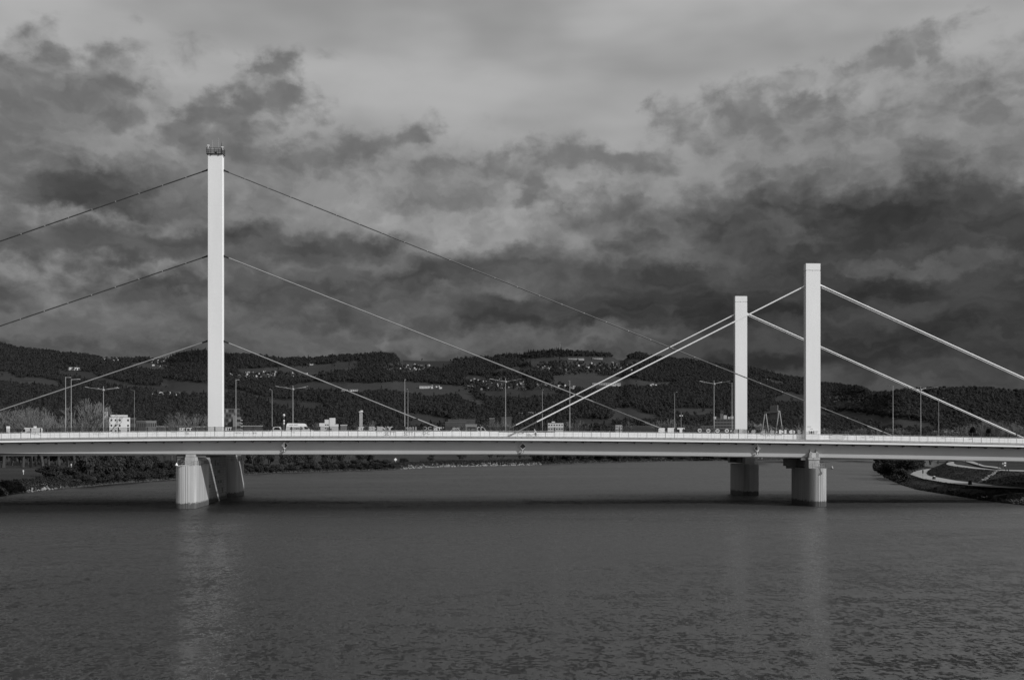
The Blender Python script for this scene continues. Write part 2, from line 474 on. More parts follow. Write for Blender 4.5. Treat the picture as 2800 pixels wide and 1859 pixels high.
# ================================================================== FRONT BRIDGE
br = thing('cable_stayed_bridge', 'front white bridge with graffiti barrier, grey girder and slim pylon with two cables', 'bridge', (0, Y0, 0))
mb = MB(); extrude(mb, rect(Y0, Y0 + .36, -.46, 0)); mb.build('fascia', 'fascia_paint', br)
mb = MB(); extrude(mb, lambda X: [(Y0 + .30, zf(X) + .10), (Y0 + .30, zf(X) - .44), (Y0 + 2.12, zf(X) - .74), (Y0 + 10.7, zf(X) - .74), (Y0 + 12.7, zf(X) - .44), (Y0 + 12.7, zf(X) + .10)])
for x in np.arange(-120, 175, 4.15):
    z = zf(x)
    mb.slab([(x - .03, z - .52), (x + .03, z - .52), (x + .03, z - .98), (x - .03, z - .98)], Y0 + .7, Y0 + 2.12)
mb.build('deck_slab', 'old_girder_and_shade', br)  # dark slab colour stands in for the shade under the overhang
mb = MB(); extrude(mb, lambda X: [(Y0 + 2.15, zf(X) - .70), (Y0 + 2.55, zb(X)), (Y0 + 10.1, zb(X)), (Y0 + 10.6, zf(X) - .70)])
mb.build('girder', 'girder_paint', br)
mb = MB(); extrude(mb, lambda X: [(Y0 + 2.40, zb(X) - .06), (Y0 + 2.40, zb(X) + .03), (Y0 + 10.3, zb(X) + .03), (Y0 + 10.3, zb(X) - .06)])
mb.build('bottom_flange', 'old_girder_and_shade', br)  # dark colour draws the shadow line along the girder bottom
mb = MB(); extrude(mb, lambda X: [(Y0 + .12, zf(X) + .13), (Y0 + .12, zf(X) + .47), (Y0 + 4.05, zf(X) + .47), (Y0 + 4.05, zf(X) + .13)])
mb.build('walkway', 'kerb_concrete', br)
mb = MB(); extrude(mb, lambda X: [(Y0 + 4.4, zf(X) + .106), (Y0 + 4.4, zf(X) + .48), (Y0 + 12.3, zf(X) + .48), (Y0 + 12.3, zf(X) + .106)])
mb.build('roadway', 'asphalt', br)

def small_pylon(parent, xa, xb, ytop, yslit, Yf, d, label=None):
    a = W(xa, ytop, Yf); b = W(xb, ytop, Yf); sl = W(xa, yslit, Yf).z
    base = zf(a.x) + .1
    mb = MB(); mb.box((a.x, Yf, base), (b.x, Yf + d, sl - .09))
    mb.box((a.x + .12, Yf + .12, sl - .09), (b.x - .12, Yf + d - .12, sl + .09))
    m = (a.x + b.x) / 2
    mb.box((m - .05, Yf + .02, sl - .09), (m + .05, Yf + .2, sl + .09))
    # faint weld bands round the box
    p = mb.build('pylon', 'pylon_paint', parent)
    mb = MB(); mb.box((a.x, Yf, sl + .09), (b.x, Yf + d, a.z)); mb.build('pylon_cap', 'pylon_paint', p)
    mb = MB(); mb.box((a.x - .2, Yf - .12, base - .02), (b.x + .2, Yf + d + .12, base + .30)); mb.build('pylon_base', 'kerb_concrete', p)
    return p, a.x, b.x

pyl, pxa, pxb = small_pylon(br, 2203.9, 2243.4, 720.3, 739.5, Y0 + 2.9, 1.6)
mb = MB()
p = W(2211.5, 1187.2, Y0 + 2.88); q = W(2226.5, 1178, Y0 + 2.88)
text_mesh(mb, '181', (p.x, p.y, p.z), q.x - p.x, q.z - p.z, .05)
p = W(2215.5, 1172.8, Y0 + 2.88); mb.box((p.x, p.y, p.z), (p.x + .65, p.y + .012, p.z + .06))
mb.build('graffiti_lettering', 'black_paint', pyl)
mb = MB()
p = W(2207.5, 1168.5, Y0 + 2.88); text_mesh(mb, 'AVA', tuple(p), .9, .36, 0)
p = W(2228.5, 1186.2, Y0 + 2.88); text_mesh(mb, 'IF', tuple(p), .85, .75, .01)
p = W(2205, 1186, Y0 + 2.88); text_mesh(mb, 'S', tuple(p), .4, .6, .02)
mb.build('graffiti_lettering', 'faded_paint', pyl)

def bypass_cables(parent, xl, yl, xr, yr, slope_l_end, slope_r_end, Yc, r, dark_l, thin=True, sleeve_r=None):
    """one cable to each side; ends given as photo pixels on the cable plane"""
    A = W(xl, yl, Yc); B = W(slope_l_end[0], slope_l_end[1], Yc)
    K = W(dark_l[0], dark_l[1], Yc)
    u = (B - A).normalized()
    c = cable(parent, A, K, r, 'cable_white')
    E = K + u * ((K.z - (zf(K.x) - .2)) / max(.05, -u.z))
    mb = MB(); mb.tube(K - u * .05, E, r * 1.02, r * 1.02, 10, False); mb.build('sleeve', 'sleeve_grey', c, smooth=True)
    mb = MB(); mb.tube(A - u * .6, A + u * 1.25, r * 1.12, r * 1.12, 10); mb.tube(A + u * 1.3, A + u * 1.42, r * 1.25, r * 1.25, 10)
    mb.build('socket', 'cable_white', c)
    for fq in (.27,):
        mb = MB(); q = A.lerp(K, fq); mb.tube(q, q + u * .35, r * 1.16, r * 1.16, 10); mb.build('clamp', 'cable_white', c)
    A = W(xr, yr, Yc); B = W(slope_r_end[0], slope_r_end[1], Yc); u = (B - A).normalized()
    E = A + u * ((A.z - (zf(A.x + 90) + .3)) / max(.05, -u.z))
    c = cable(parent, A, E, r, 'cable_white')
    mb = MB(); mb.tube(A - u * .6, A + u * 1.5, r * 1.15, r * 1.15, 10); mb.build('socket', 'cable_white', c)
    q = A.lerp(E, .13); mb = MB(); mb.tube(q, q + u * .35, r * 1.16, r * 1.16, 10); mb.build('clamp', 'cable_white', c)
    if thin:
        off = Vector((0, 0, -.52))
        mb = MB(); mb.tube(A + off + u * .4, E + off * .6, .06, .06, 8, False); mb.build('cable', 'cable_white', parent, smooth=True)
    return c
bypass_cables(br, 2200.5, 782.5, 2242.5, 779.5, (1468, 1153), (2800, 1033.5), Y0 + 3.7, .165, (1468, 1153))

def make_pier(parent, x0, x1, Yf, L, ytop, nose, mat, ribs=True, w=None, square=2.6):
    a = W(x0, 1300, Yf + nose); b = W(x1, 1300, Yf + nose)
    w = w or (b.x - a.x); cx = (a.x + b.x) / 2
    zt = W((x0 + x1) / 2, ytop, Yf).z
    mb = MB(); mb.prism(pier_outline(cx, Yf, w, L, nose, ribs, False, square=square), -3.0, zt)
    p = mb.build('pier', mat, parent)
    return p, cx, w, zt

# ---- right hand pier of the front bridge
pr, cx, w, zt = make_pier(br, 2210, 2257.3, Y0 - .8, 13.0, 1280.3, 2.2, 'pier_concrete')
gb = zb(cx)
mb = MB()
ax = W(2211.3, 1270, Y0 + .6).x; bx_ = W(2242, 1270, Y0 + .6).x; zm = W(2226, 1257.5, Y0 + .6).z
mb.box((ax + .12, Y0 + .9, zt - .02), (bx_, Y0 + 3.4, zm)); mb.box((ax, Y0 + .75, zm + .05), (bx_ + .08, Y0 + 3.5, gb - .07))
mb.box(((ax + bx_) / 2 - .06, Y0 + .72, zm + .05), ((ax + bx_) / 2 + .06, Y0 + .76, gb - .1))
mb.build('bearing_column', 'pier_concrete', pr)
mb = MB()
kx = W(2150.5, 1270, Y0 + 9).x
mb.box((W(2197, 1270, Y0 + 4).x, Y0 + 3.6, zt + .25), (cx + 1.6, Y0 + 9.8, gb - .5))
mb.box((kx, Y0 + 9.0, zt + .35), (cx + 1.6, Y0 + 11.6, gb - .35))
mb.box((kx + .6, Y0 + 10.0, zt - .3), (cx + 1.5, Y0 + 11.2, zt + .35))
mb.build('bearing_block', 'sleeve_grey', pr)
mb = MB(); z1 = W(2198, 1257.5, Y0 + 3).z
mb.box((W(2191.5, 1250, Y0 + 2.6).x, Y0 + 2.75, z1), (W(2207, 1250, Y0 + 2.6).x, Y0 + 3.4, gb - .08)); mb.build('jacking_plate', 'fascia_paint', pr)
mb = MB()
xa = W(2213, 1240, Y0 + 1.6).x; xb = W(2239.3, 1240, Y0 + 1.6).x; zt2 = W(2226, 1237.7, Y0 + 1.6).z
mb.box((xa, Y0 + 1.6, gb - .04), (xb, Y0 + 2.68, zt2))
for k in range(5):
    for e in (xa + .02 + k * .14, xb - .08 - k * .14): mb.box((e, Y0 + 1.54, gb), (e + .06, Y0 + 1.6, zt2 - .02))
for e in (W(2216, 1240, Y0 + 2).x, W(2232.5, 1240, Y0 + 2).x):
    za = W(2216, 1226, Y0 + 2).z
    mb.add([(e - .09, Y0 + 1.65, zt2), (e + .13, Y0 + 1.65, zt2), (e + .03, Y0 + 2.3, za), (e - .05, Y0 + 2.3, za), (e - .09, Y0 + 2.6, zt2), (e + .13, Y0 + 2.6, zt2)],
           [(0, 1, 2, 3), (1, 5, 2), (0, 3, 4), (3, 2, 5, 4), (0, 4, 5, 1)])
mb.build('restraint_bracket', 'girder_paint', br)
mb = MB()
pts = [(cx - w * .48, Y0 + 3.0, zt), (cx - w * .34, Y0 + .2, zt), (cx - .3, Y0 - .55, zt), (cx + w * .36, Y0 + .1, zt), (cx + w * .47, Y0 + 2.6, zt), (cx + w * .44, Y0 + 8, zt)]
handrail(mb, pts, 1.15, 1.1, .03)
mb.build('handrail', 'galvanised', pr)

def nav_boom(base, tip, lamp_mat, label, group):
    t = thing('navigation_light', label, 'navigation light', tuple(base), group)
    mb = MB(); mb.tube(base, tip, .11, .09, 6)
    mb.tube(Vector(base) + Vector((0, .3, 1.6)), Vector(base).lerp(Vector(tip), .55), .02, .02, 5)
    mb.tube(Vector(base) + Vector((0, .3, 0)), Vector(base) + Vector((0, .3, 1.6)), .05, .05, 6)
    mb.build('boom', 'steel_grey', t)
    tp = Vector(tip)
    mb = MB(); mb.lathe((tp.x, tp.y, tp.z), [(.30, .05), (.34, .15), (.14, .55), (.06, .72)], 10); b = mb.build('lamp_hood', lamp_mat, t)
    mb = MB(); mb.lathe((tp.x, tp.y, tp.z - .12), [(.12, 0), (.2, .06), (.2, .16)], 10); mb.build('lens', 'window_dark', t)
    return t
nav_boom(W(2229.5, 1277.2, Y0 - .3), W(2275, 1281, Y0 - 2.2), 'galvanised', 'navigation light on a boom reaching out from the pier below the front bridge pylon', 'navigation lights on booms')

# ---- left hand pier of the front bridge
pl, cx, w, zt = make_pier(br, 484, 541.5, Y0 - .9, 15.0, 1273.6, 2.4, 'pier_concrete')
gb = zb(cx)
mb = MB()
ax = W(506, 1270, Y0 + 1).x; bx_ = W(532, 1270, Y0 + 1).x; zm = W(520, 1249.5, Y0 + 1).z
mb.box((ax, Y0 + .9, zt - .02), (bx_ + .1, Y0 + 4.2, zm)); mb.box((ax + .15, Y0 + 1.0, zm + .04), (bx_ - .1, Y0 + 4.0, gb - .07))
mb.build('bearing_column', 'pier_concrete', pl)
mb = MB(); mb.box((W(488, 1250, Y0 + 4).x, Y0 + 3.2, zt + .05), (ax - .05, Y0 + 6.5, gb - .35)); mb.box((W(487, 1250, Y0 + 4).x, Y0 + 3.0, W(490, 1250.5, Y0 + 3).z), (ax - .1, Y0 + 3.2, gb - .1))
mb.build('bearing_block', 'sleeve_grey', pl)
mb = MB()
pts = [(cx - w * .42, Y0 + .6, zt), (cx - w * .2, Y0 - .4, zt), (cx + w * .3, Y0 - .2, zt), (cx + w * .47, Y0 + 1.6, zt), (cx + w * .45, Y0 + 13.3, zt)]
handrail(mb, pts, 1.2, 1.15, .035)
mb.build('handrail', 'galvanised', pl)
nav_boom(W(511, 1271, Y0 - .2), W(482.6, 1273.5, Y0 - 2.0), 'sign_white', 'navigation light with bright white hood beside the pale ribbed pier left of the stone pier', 'navigation lights on booms')

# ---- railing along the walkway
rl = thing('railing', 'thin barred metal railing running along the outer edge of the front bridge', 'railing', (0, Y0, 0))
mb = MB(); extrude(mb, lambda X: [(Y0 + .03, zf(X) + 1.80), (Y0 + .03, zf(X) + 1.87), (Y0 + .09, zf(X) + 1.87), (Y0 + .09, zf(X) + 1.80)])
mb.build('top_rail', 'rail_steel', rl)
mb = MB()
for x in np.arange(-125, 178, .125):
    z = zf(x); mb.box((x - .011, Y0 + .045, z + .12), (x + .011, Y0 + .075, z + 1.80))
tag(mb.build('baluster', 'rail_steel', rl), kind='stuff')
mb = MB(); extrude(mb, lambda X: [(Y0 + .04, zf(X) + .50), (Y0 + .04, zf(X) + .54), (Y0 + .08, zf(X) + .54), (Y0 + .08, zf(X) + .50)], STN)
mb.build('bottom_rail', 'rail_steel', rl)
mb = MB()
for x in np.arange(-125, 178, 1.5):
    z = zf(x); mb.box((x - .03, Y0 + .02, z + .10), (x + .03, Y0 + .045, z + 1.99))
tag(mb.build('upright', 'rail_steel', rl), kind='stuff')

# ---- noise barrier with clear upper panes
YB = Y0 + 4.2
nb = thing('noise_barrier', 'white noise barrier with clear upper panes, dark posts and graffiti along the front bridge', 'noise barrier', (0, YB, 0))
PIT = 2.27
xk = W(1440.3, 1180, YB).x
ks = [k for k in range(-80, 95) if -130 < xk + k * PIT < 178]
low_a, low_b = W(1362, 1180, YB).x, W(1518, 1180, YB).x
mb = MB(); gl = MB(); fr = MB()
posts = []
for k in ks:
    a = xk + k * PIT; b = a + PIT; m = (a + b) / 2
    za, zb2 = zf(a), zf(b)
    low = low_a < m < low_b
    top = 1.56 if low else 1.69
    for lo, hi in ((.50, 1.10), (1.125, top)):
        mb.add([(a + .045, YB - .05, za + lo), (b - .045, YB - .05, zb2 + lo), (b - .045, YB - .05, zb2 + hi), (a + .045, YB - .05, za + hi),
                (a + .045, YB + .07, za + lo), (b - .045, YB + .07, zb2 + lo), (b - .045, YB + .07, zb2 + hi), (a + .045, YB + .07, za + hi)],
               [(0, 1, 2, 3), (7, 6, 5, 4), (0, 4, 5, 1), (1, 5, 6, 2), (2, 6, 7, 3), (3, 7, 4, 0)])
    inside = a > pxa - 2.2 and b < pxb + 2.2
    if not (pxa - .6 < a < pxb + .3 or pxa - .3 < b < pxb + .6):
        gl.add([(a + .12, YB, za + 1.72), (b - .12, YB, zb2 + 1.72), (b - .12, YB, zb2 + 2.80), (a + .12, YB, za + 2.80),
                (a + .12, YB + .02, za + 1.72), (b - .12, YB + .02, zb2 + 1.72), (b - .12, YB + .02, zb2 + 2.80), (a + .12, YB + .02, za + 2.80)],
               [(0, 1, 2, 3), (7, 6, 5, 4), (0, 4, 5, 1), (1, 5, 6, 2), (2, 6, 7, 3), (3, 7, 4, 0)])
        fr.tube((a + .1, YB + .01, za + 2.815), (b - .1, YB + .01, zb2 + 2.815), .018, .018, 5)
    posts.append(a)
mb.build('wall_cladding', 'panel_white', nb)
for bld, nm, mt in ((gl, 'clear_glazing', 'barrier_glass'), (fr, 'top_trim', 'steel_dark')):
    for side in (0, 1):
        h_ = MB(); keepf = [q for q in bld.f if (bld.v[q[0]][0] > pxa) == bool(side)]
        ids = sorted({i for q in keepf for i in q}); mp_ = {i: k for k, i in enumerate(ids)}
        h_.add([bld.v[i] for i in ids], [tuple(mp_[i] for i in q) for q in keepf]); h_.build(nm, mt, nb)
def post_mesh(mb, x, loc0=True):
    z = zf(x)
    mb.box((x - .12, YB - .03, z + 1.69), (x + .12, YB + .10, z + 2.86)); mb.box((x - .04, YB - .045, z + .47), (x + .04, YB + .075, z + 1.69))
vis = sorted(posts, key=lambda x: abs(pix(Vector((x, YB, 17)))[0] - 1400))
for x in sorted(vis[:100]):
    if pxa - .5 < x < pxb + .5: continue
    m2 = MB(); post_mesh(m2, x); m2.build('post', 'steel_dark', nb)
m2 = MB()
for x in vis[100:]: post_mesh(m2, x)
tag(m2.build('post', 'steel_dark', nb), kind='stuff')
mb = MB()                                                       # dark strip closing the gap where the wall stands lower
mb.box((low_a, YB + .075, zf(0) + 1.56), (low_b, YB + .10, zf(0) + 1.72)); mb.build('lower_strip', 'steel_dark', nb)

# graffiti on the panes and on the white boards
YG = YB - .016; YT = YB - .066
def gpane(s, xa, xb, ya, yb, mat, off=.05, Y=YG):
    mb = MB(); p = W(xa, yb, Y); q = W(xb, ya, Y)
    text_mesh(mb, s, tuple(p), q.x - p.x, q.z - p.z, off, .01)
    return mb.build('graffiti_lettering', mat, nb)
gpane('SHiNY', 1008, 1075.5, 1165.5, 1176.5, 'spray_mid', .07)
gpane('SET', 976, 995.5, 1167, 1175.8, 'spray_white', .03)
gpane('M', 1107, 1116, 1166.5, 1176, 'spray_grey', .05); gpane('H', 1128, 1139, 1166.5, 1176, 'spray_grey', .05)
gpane('DC', 1157, 1180, 1166, 1176, 'spray_grey', .02)
gpane('SETT', 1184, 1214, 1168, 1176.5, 'spray_white', .02); gpane('GC', 1234, 1258, 1168, 1178, 'spray_grey', .02)
gpane('SETT', 490, 525, 1169.5, 1178, 'spray_white', .02); gpane('SETT', 613, 634, 1168, 1177, 'spray_white', .02)
for s, a, b in (('S', 1799.5, 1822), ('E', 1825.5, 1846), ('T', 1852, 1872)): gpane(s, a, b, 1169.5, 1183, 'spray_white', .09)
for s, a, b in (('M', 2130, 2150.5), ('H', 2181, 2201)): gpane(s, a, b, 1175.3, 1186.2, 'spray_white', .10)
gpane('x', 1996.5, 2001.5, 1175.8, 1180.2, 'spray_white', .02); gpane('x', 2121.5, 2126.5, 1178.5, 1182.8, 'spray_white', .02)

def disc(mb, c, rx, rz, Y, n=20, inner=0.0):
    if inner:
        vs = [(c.x + rx * math.cos(2 * math.pi * k / n), Y, c.z + rz * math.sin(2 * math.pi * k / n)) for k in range(n)]
        vs += [(c.x + rx * inner * math.cos(2 * math.pi * k / n), Y, c.z + rz * inner * math.sin(2 * math.pi * k / n)) for k in range(n)]
        mb.add(vs, [(k, (k + 1) % n, n + (k + 1) % n, n + k) for k in range(n)])
    else:
        mb.add([(c.x + rx * math.cos(2 * math.pi * k / n), Y, c.z + rz * math.sin(2 * math.pi * k / n)) for k in range(n)], [tuple(range(n))])
for x, y in ((1913.5, 1176.3), (1937, 1177.3), (1962, 1177.6), (1987.5, 1177.3)):
    mb = MB(); c = W(x, y, YG); disc(mb, c, .50, .44, YG, 18, .66)
    mb.tube((c.x - .16, YG, c.z), (c.x + .18, YG, c.z), .05, .05, 5); mb.tube((c.x - .05, YG, c.z + .18), (c.x + .12, YG, c.z + .16), .04, .04, 5)
    mb.build('graffiti', 'spray_white', nb)
def smiley(x, y, rx, rz, face, ink):
    mb = MB(); c = W(x, y, YG); disc(mb, c, rx, rz, YG, 24); g = mb.build('graffiti', face, nb)
    mb = MB(); Yq = YG - .008
    for sx in (-1, 1): disc(mb, Vector((c.x + sx * rx * .36, Yq, c.z + rz * .34)), rx * .13, rz * .2, Yq, 8)
    arc = [Vector((c.x + rx * .62 * math.cos(a), Yq, c.z - rz * .08 + rz * .5 * math.sin(a))) for a in np.linspace(math.pi * 1.02, math.pi * 1.98, 9)]
    mb.path(arc, .035, 5); mb.build('face_lines', ink, g)
smiley(2166, 1180.8, .74, .50, 'spray_white', 'spray_grey')
smiley(1121.5, 1171.5, .42, .40, 'spray_grey', 'black_paint')
for x, y, rx, rz in ((2013.5, 1179.0, .72, .52), (2038, 1179.5, .80, .55), (2060.5, 1180.8, .55, .62), (2089, 1181, .82, .55), (2112.5, 1180.8, .72, .5)):
    mb = MB(); c = W(x, y, YG); n = 28
    vs = []
    for k in range(n):                                           # loose heart and balloon outlines
        a = 2 * math.pi * k / n
        q = 1 + .10 * math.sin(3 * a + x) + .07 * math.cos(2 * a + x * .7) - (.28 * math.exp(-((a - math.pi / 2) / .28) ** 2))
        vs.append((c.x + rx * q * math.cos(a), YG, c.z + rz * q * math.sin(a)))
    mb.add(vs + [(c.x, YG, c.z)], [(k, (k + 1) % n, n) for k in range(n)]); mb.build('graffiti', 'spray_grey', nb)
# pale balloon with an outline over two boards, and small tags
mb = MB(); n = 30; c = W(2289.5, 1194.6, YT)
vs = [(c.x + 2.0 * (1 + .05 * math.sin(5 * a)) * math.copysign(abs(math.cos(a)) ** .6, math.cos(a)), YT, c.z + .55 * math.copysign(abs(math.sin(a)) ** .6, math.sin(a))) for a in np.linspace(0, 2 * math.pi, n, endpoint=False)]
mb.add(vs + [(c.x, YT, c.z)], [(k, (k + 1) % n, n) for k in range(n)]); g = mb.build('graffiti', 'kerb_concrete', nb)
mb = MB(); mb.path([Vector(v) + Vector((0, -.006, 0)) for v in vs + vs[:1]], .02, 4); mb.build('outline', 'tag_paint', g)
def gtag(s, xa, xb, ya, yb, mat='tag_paint', off=.0): return gpane(s, xa, xb, ya, yb, mat, off, YT)
gtag('SETT', 1051, 1081, 1180, 1190, off=-.005); gtag('SETT', 1104, 1130, 1180, 1190, off=-.005); gtag('DC', 1156, 1176, 1179.5, 1188, off=-.008)
gtag('Mes ya', 2080, 2105, 1186.5, 1192.5); gtag('ya Lama', 2108, 2138, 1186.5, 1191.5); gtag('If', 2236, 2242, 1195, 1199)
gtag('SLUM', 1417, 1432.5, 1182, 1186); gtag('Toy', 795, 806.5, 1180, 1184.5)
rs = random.Random(5)
for xa, xb, ya, yb, m in ((1, 11, 1177, 1181, 'tag_paint'), (29, 41, 1177, 1181, 'tag_paint'), (53, 72, 1176, 1181, 'tag_paint'), (53, 57, 1183, 1186, 'tag_paint'), (80, 97, 1177, 1181, 'faded_paint'),
                     (84, 107, 1183, 1189, 'tag_paint'), (106, 113, 1187, 1191, 'tag_paint'), (113, 127, 1177, 1182, 'tag_paint'), (192, 212, 1178, 1184, 'tag_paint'), (254, 284, 1179, 1190, 'faded_paint'),
                     (305, 331, 1179, 1185, 'tag_paint'), (372, 379, 1181, 1184, 'faded_paint'), (420, 428, 1182, 1187, 'faded_paint'), (468, 481, 1180, 1184, 'tag_paint'), (642, 660, 1180, 1186, 'tag_paint'),
                     (664, 682, 1180, 1186, 'faded_paint'), (688, 703, 1180, 1187, 'tag_paint'), (715, 725, 1181, 1184, 'faded_paint'), (1027, 1046, 1180, 1183, 'tag_paint'), (1136, 1150, 1179, 1183, 'tag_paint'),
                     (1701, 1722, 1181, 1184, 'faded_paint'), (1914, 1920, 1182, 1185, 'tag_paint'), (2356, 2364, 1191, 1200, 'faded_paint'), (2377, 2387, 1192, 1197, 'tag_paint'), (2573, 2584, 1195, 1201, 'tag_paint'), (2649, 2659, 1197, 1203, 'tag_paint'),
                     (2247, 2249, 1188, 1193, 'black_paint')):
    mb = MB(); p = W(xa, yb, YT); q = W(xb, ya, YT); w_ = q.x - p.x; h_ = q.z - p.z
    n = max(4, int(w_ / .13)); pts = []
    for k in range(n + 1):
        pts.append(Vector((p.x + w_ * k / n + rs.uniform(-.08, .08), YT, p.z + h_ * (.5 + .5 * math.sin(k * 2.1 + xa) * rs.uniform(.4, 1)))))
    mb.path(pts, .022, 4); mb.build('graffiti', m, nb)
mb = MB(); n = 14; c = W(1447, 1188.3, YT)
vs = [(c.x - .5, YT, c.z - .35), (c.x + .62, YT, c.z - .35), (c.x + .5, YT, c.z - .1), (c.x + .25, YT, c.z + .12), (c.x, YT, c.z + .32), (c.x - .3, YT, c.z + .3), (c.x - .5, YT, c.z + .1)]
mb.add(vs, [tuple(range(7))]); mb.build('graffiti', 'faded_paint', nb)
mb = MB(); n = 16; c = W(511.5, 1185, YT); disc(mb, c, .5, .35, YT, 16); mb.build('graffiti', 'faded_paint', nb)

# ================================================================== OLD BRIDGE IN THE MIDDLE
YO = 271.0
ob = thing('cable_stayed_bridge', 'old middle bridge with one tall white pylon and three cables each side', 'bridge', (0, 255, 0))
mb = MB(); extrude(mb, lambda X: [(253.4, zf(X) + .30), (253.4, zf(X) - .30), (256.4, zf(X) - .75), (280.0, zf(X) - .75), (283.0, zf(X) - .30), (283.0, zf(X) + .30)])
mb.build('deck_slab', 'old_girder_and_shade', ob)
mb = MB(); extrude(mb, lambda X: [(256.6, zf(X) - .70), (256.6, zo(X)), (279.8, zo(X)), (279.8, zf(X) - .70)]); mb.build('girder', 'old_girder_and_shade', ob)
mb = MB(); extrude(mb, lambda X: [(254.2, zf(X) + .304), (254.2, zf(X) + .36), (282.2, zf(X) + .36), (282.2, zf(X) + .304)]); mb.build('roadway', 'asphalt', ob)
a = W(568.4, 422, YO - 1.1); b = W(608.2, 422, YO - 1.1)
mb = MB(); ch = .07; x0, x1, y0, y1 = a.x, b.x + .06, YO - 1.1, YO + .5
oc = [(x0 + ch * .3, y0), (x1 - ch, y0), (x1, y0 + ch), (x1, y1 - ch), (x1 - ch, y1), (x0 + ch * .3, y1), (x0, y1 - ch * .3), (x0, y0 + ch * .3)]
mb.prism(oc, zf(x0) + .1, a.z)
for z in np.arange(zf(x0) + 6, a.z - 3, 9.4):                     # weld seams round the box
    mb.prism([(x0 - .012, y0 - .012), (x1 - ch * .9, y0 - .012), (x1 + .012, y0 + ch), (x1 + .012, y1 + .012), (x0 - .012, y1 + .012)], z, z + .05)
op = mb.build('pylon', 'pylon_paint', ob)
mb = MB(); zt = a.z
mb.box((x0 - .35, y0 - .4, zt + .02), (x1 + .15, y1 + .5, zt + .16))
for e in (W(577, 420, y0).x, W(598, 420, y0).x): mb.box((e - .08, y0 - .2, zt - .38), (e + .08, y0 - .05, zt + .02))
mb.add([(x1 + .15, y0 - .35, zt + .02), (x1 + .02, y0 + .35, zt - .7), (x1 + .1, y0 + .35, zt - .7), (x1 + .25, y0 - .35, zt + .02)], [(0, 1, 2, 3)])
mb.tube((x1 + .1, y0 + .5, zt - .75), (x1 + .2, y0 - .3, zt + .1), .05, .05, 5)
hr = [(x0 - .33, y0 - .35, zt + .16), (x1 + .12, y0 - .35, zt + .16), (x1 + .12, y1 + .45, zt + .16), (x0 - .33, y1 + .45, zt + .16), (x0 - .33, y0 - .35, zt + .16)]
handrail(mb, hr, 1.45, 1.1, .05, (1.0, .66, .33)); mb.box((x0 + 1.7, y0 + .3, zt + .16), (x0 + 2.2, y0 + .8, zt + .75)); mb.box((x0 + 1.2, y0 + .3, zt + .16), (x0 + 1.7, y0 + .7, zt + .35))
mb.build('platform', 'steel_dark', op)
for xf, yt, r in ((581, 382.5, .07), (598, 377, .075), (605.5, 389, .08)):
    p = W(xf, yt, y0 + .3); mb = MB(); mb.tube((p.x, p.y, zt + .2), (p.x, p.y, zt + 1.7), r * 1.6, r * 1.6, 5); mb.tube((p.x, p.y, zt + 1.7), p, r, r * .7, 5); mb.build('antenna', 'steel_grey' if xf < 604 else 'steel_dark', op)
for xf, yt, sx in ((570, 399, -1), (608.5, 404, 1)):
    p = W(xf, yt, y0 - .4); mb = MB(); mb.tube(p, p + Vector((sx * .12, 0, -.7)), .06, .06, 6); mb.box((p.x - .3, p.y - .12, p.z - .02), (p.x + .25, p.y + .12, p.z + .2)); mb.build('camera', 'sign_white', op)
p = W(607.5, 391.5, y0 + .3); mb = MB(); mb.box((p.x - .25, p.y - .05, p.z), (p.x + .3, p.y + .05, p.z + .1)); mb.tube(p, p + Vector((.25, 0, .35)), .03, .03, 5); mb.build('antenna', 'steel_grey', op)

def old_cable(pA, pB, sleeve=None, extend=False, mat='cable_old'):
    A = W(pA[0], pA[1], YO + .2); B = W(pB[0], pB[1], YO + .2); u = (B - A).normalized()
    E = A + u * ((A.z - (zf(A.x) + .4)) / max(.05, -u.z))
    if not extend: E = B
    c = cable(ob, A + u * .3, E, .16, mat)
    mb = MB(); mb.tube(A - u * .25, A + u * .45, .30, .24, 8); mb.tube(A + u * .45, A + u * 1.55, .20, .19, 8); mb.build('socket', 'black_paint', c)
    L = (E - A).length; k = 0; d = 6.0
    while d < L - 8:
        q = A + u * d
        mb = MB(); mb.tube(q, q + u * .26, .172, .172, 8); mb.build('clamp', 'cable_old', c); d += 6.55
    if sleeve:
        K = W(sleeve[0], sleeve[1], YO + .2)
        mb = MB(); mb.tube(K - u * .8, K + u * .2, .16, .20, 8); mb.build('collar', 'steel_dark', c)
        mb = MB(); mb.tube(K + u * .2, E + u * 2.0, .20, .20, 10, False); mb.build('sleeve', 'cable_old', c, smooth=True)
old_cable((611, 466), (2432, 1188), (2369, 1163.6), mat='cable_mid'); old_cable((611, 700), (1801, 1168.6), (1761, 1154.8)); old_cable((611, 932.5), (1188.7, 1165), (1140.6, 1145.8))
old_cable((568.3, 465), (0, 660), None, True, 'cable_dark'); old_cable((568.3, 700), (0, 891.5), None, True, 'cable_dark'); old_cable((568.3, 932), (0, 1122), None, True)

a = W(579, 1300, 258.0); cx = a.x - 3.4
mb = MB(); mb.prism(pier_outline(cx, 254.2, 7.0, 26.6, 2.6, False, square=2.6), -3.0, zo(cx) - .6, pier_outline(cx, 254.8, 6.4, 25.8, 2.4, False, square=2.6))
po = mb.build('pier', 'pier_stone', ob)
mb = MB(); mb.box((cx - 2.4, 256.8, zo(cx) - .64), (cx + 2.2, 279.0, zo(cx) + .05)); mb.build('bearing_block', 'sleeve_grey', po)

